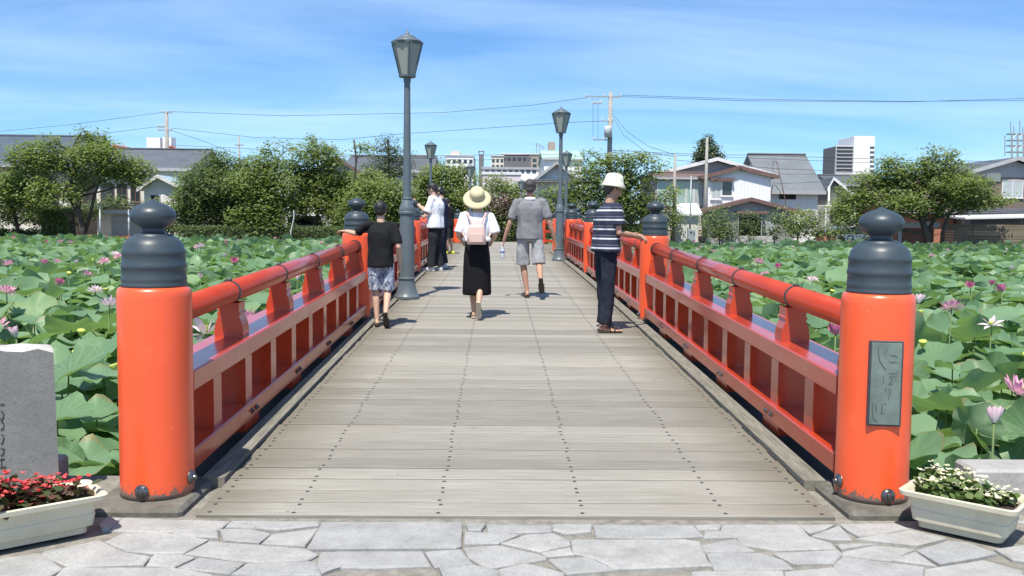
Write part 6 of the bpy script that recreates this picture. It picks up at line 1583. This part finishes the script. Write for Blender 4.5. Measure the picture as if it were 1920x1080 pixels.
m = MB(); m.lathe([(.005, -.13), (.030, -.13), (.032, -.12), (.032, -.06), (.029, -.05), (.032, -.04), (.031, .01), (.018, .05), (.013, .06), (.013, .07)], 14); part('bottle_body', m, M['pet'], bo, True, False)
m = MB(); m.lathe([(.0325, -.05), (.0328, -.05), (.0328, .0), (.0325, .0)], 14); part('bottle_label', m, M['car_blue'], bo, True, False); m = MB(); m.lathe([(.015, .07), (.015, .09), (.003, .091)], 10); part('cap', m, M['trim_white'], bo, False, False)
# --- man in white shirt looking at his phone, at the left railing
H = 1.74; P = foot_at(816, 508)
J = stand(H, head=(0, .07, .915*H), neck=(0, .03, .838*H), el_l=(-.22, .08, .645*H), wr_l=(-.12, .33, .745*H), el_r=(.22, .06, .645*H), wr_r=(.06, .34, .72*H), sh_l=(-.19, 0, .805*H), sh_r=(.19, 0, .805*H), kn_l=(-.10, .02, .28*H), kn_r=(.09, .0, .28*H), an_l=(-.12, .04, .048*H), an_r=(.09, -.05, .048*H), toe_l=(-.15, .22, .015), toe_r=(.12, .14, .015))
t5, j5, s5 = person('man in white shirt and dark trousers looking at his phone', P, R(72), H, J, dict(mat='c_white', hem=.48*H, sleeve=.95, loose=1.32), dict(kind='trousers', mat='c_dark', loose=1.15), ({'kind': 'shoe', 'mat': 'sneaker', 'sole': 'sneaker'},)*2, head_dir=(0, .88, -.47), hands=({'d': (.35, .75, .45), 'n': (.3, -.5, .8), 'thumb': 1, 'curl': .7}, {'d': (-.1, .8, .5), 'n': (-.3, -.4, .8), 'thumb': -1, 'curl': .6}), build=1.05)
m = MB(); 
for k in range(18):
    th = 2*math.pi*k/12*1.0
pts = [(.232, .02+.035*math.cos(a), .56*H+.045*math.sin(a)) for a in np.linspace(.4, 6.6, 14)]+[(.228, .05, .53*H), (.224, .035, .49*H), (.224, .0, .485*H), (.224, -.02, .50*H)]
m.tube(pts, .013, 5); o = link('shirt_print', m.mesh('shirt_print'), M['c_black'], t5)
ca, sa = math.cos(R(72)), math.sin(R(72)); q = np.array([-.02, .42, .785*H]); ph = P+np.array([q[0]*ca-q[1]*sa, q[0]*sa+q[1]*ca, q[2]])
po = thing('mobile_phone', 'black mobile phone in the hands of the white shirted man', 'phone', tuple(ph), None, R(72)); m = MB(); m.box((0, 0, 0), (.072, .145, .009), 0, .003, 0, Matrix.Rotation(R(35), 4, 'X')); part('phone_body', m, M['phone'], po, False, False)
m = MB(); m.box((0, 0, .0052), (.064, .13, .001), 0, 0, 0, Matrix.Rotation(R(35), 4, 'X')); part('screen', m, M['glass'], po, False, False)
# --- person in navy behind him
H = 1.70; P = foot_at(828, 503)
J = stand(H, head=(0, .06, .905*H), el_l=(-.21, .06, .64*H), wr_l=(-.14, .28, .62*H), el_r=(.21, -.02, .63*H), wr_r=(.21, .10, .50*H), sh_l=(-.18, 0, .805*H), sh_r=(.18, 0, .805*H))
person('person in navy shirt and trousers standing just behind the white shirted man', P, R(78), H, J, dict(mat='c_navy', hem=.48*H, sleeve=.9, loose=1.1), dict(kind='trousers', mat='c_navy_t', loose=1.1), ({'kind': 'shoe', 'mat': 'sneaker', 'sole': 'sneaker'},)*2, head_dir=(0, .9, -.4))
# --- person in black with yellow shoes further on
H = 1.56; P = foot_at(842, 476)
J = stand(H, head=(0, .09, .905*H), neck=(0, .04, .832*H), el_l=(-.19, .06, .645*H), wr_l=(-.12, .29, .66*H), el_r=(.19, .05, .645*H), wr_r=(.10, .28, .66*H), an_l=(-.11, .06, .048*H), toe_l=(-.13, .21, .015), an_r=(.10, -.06, .048*H), toe_r=(.12, .10, .015))
person('person in black shirt and shorts with yellow green shoes further up the deck', P, R(70), H, J, dict(mat='c_black', hem=.47*H, sleeve=.95, loose=1.15), dict(kind='shorts', mat='c_dark', len=1.0, loose=1.15), ({'kind': 'shoe', 'mat': 'neon', 'sole': 'neon'},)*2, head_dir=(0, .85, -.5))
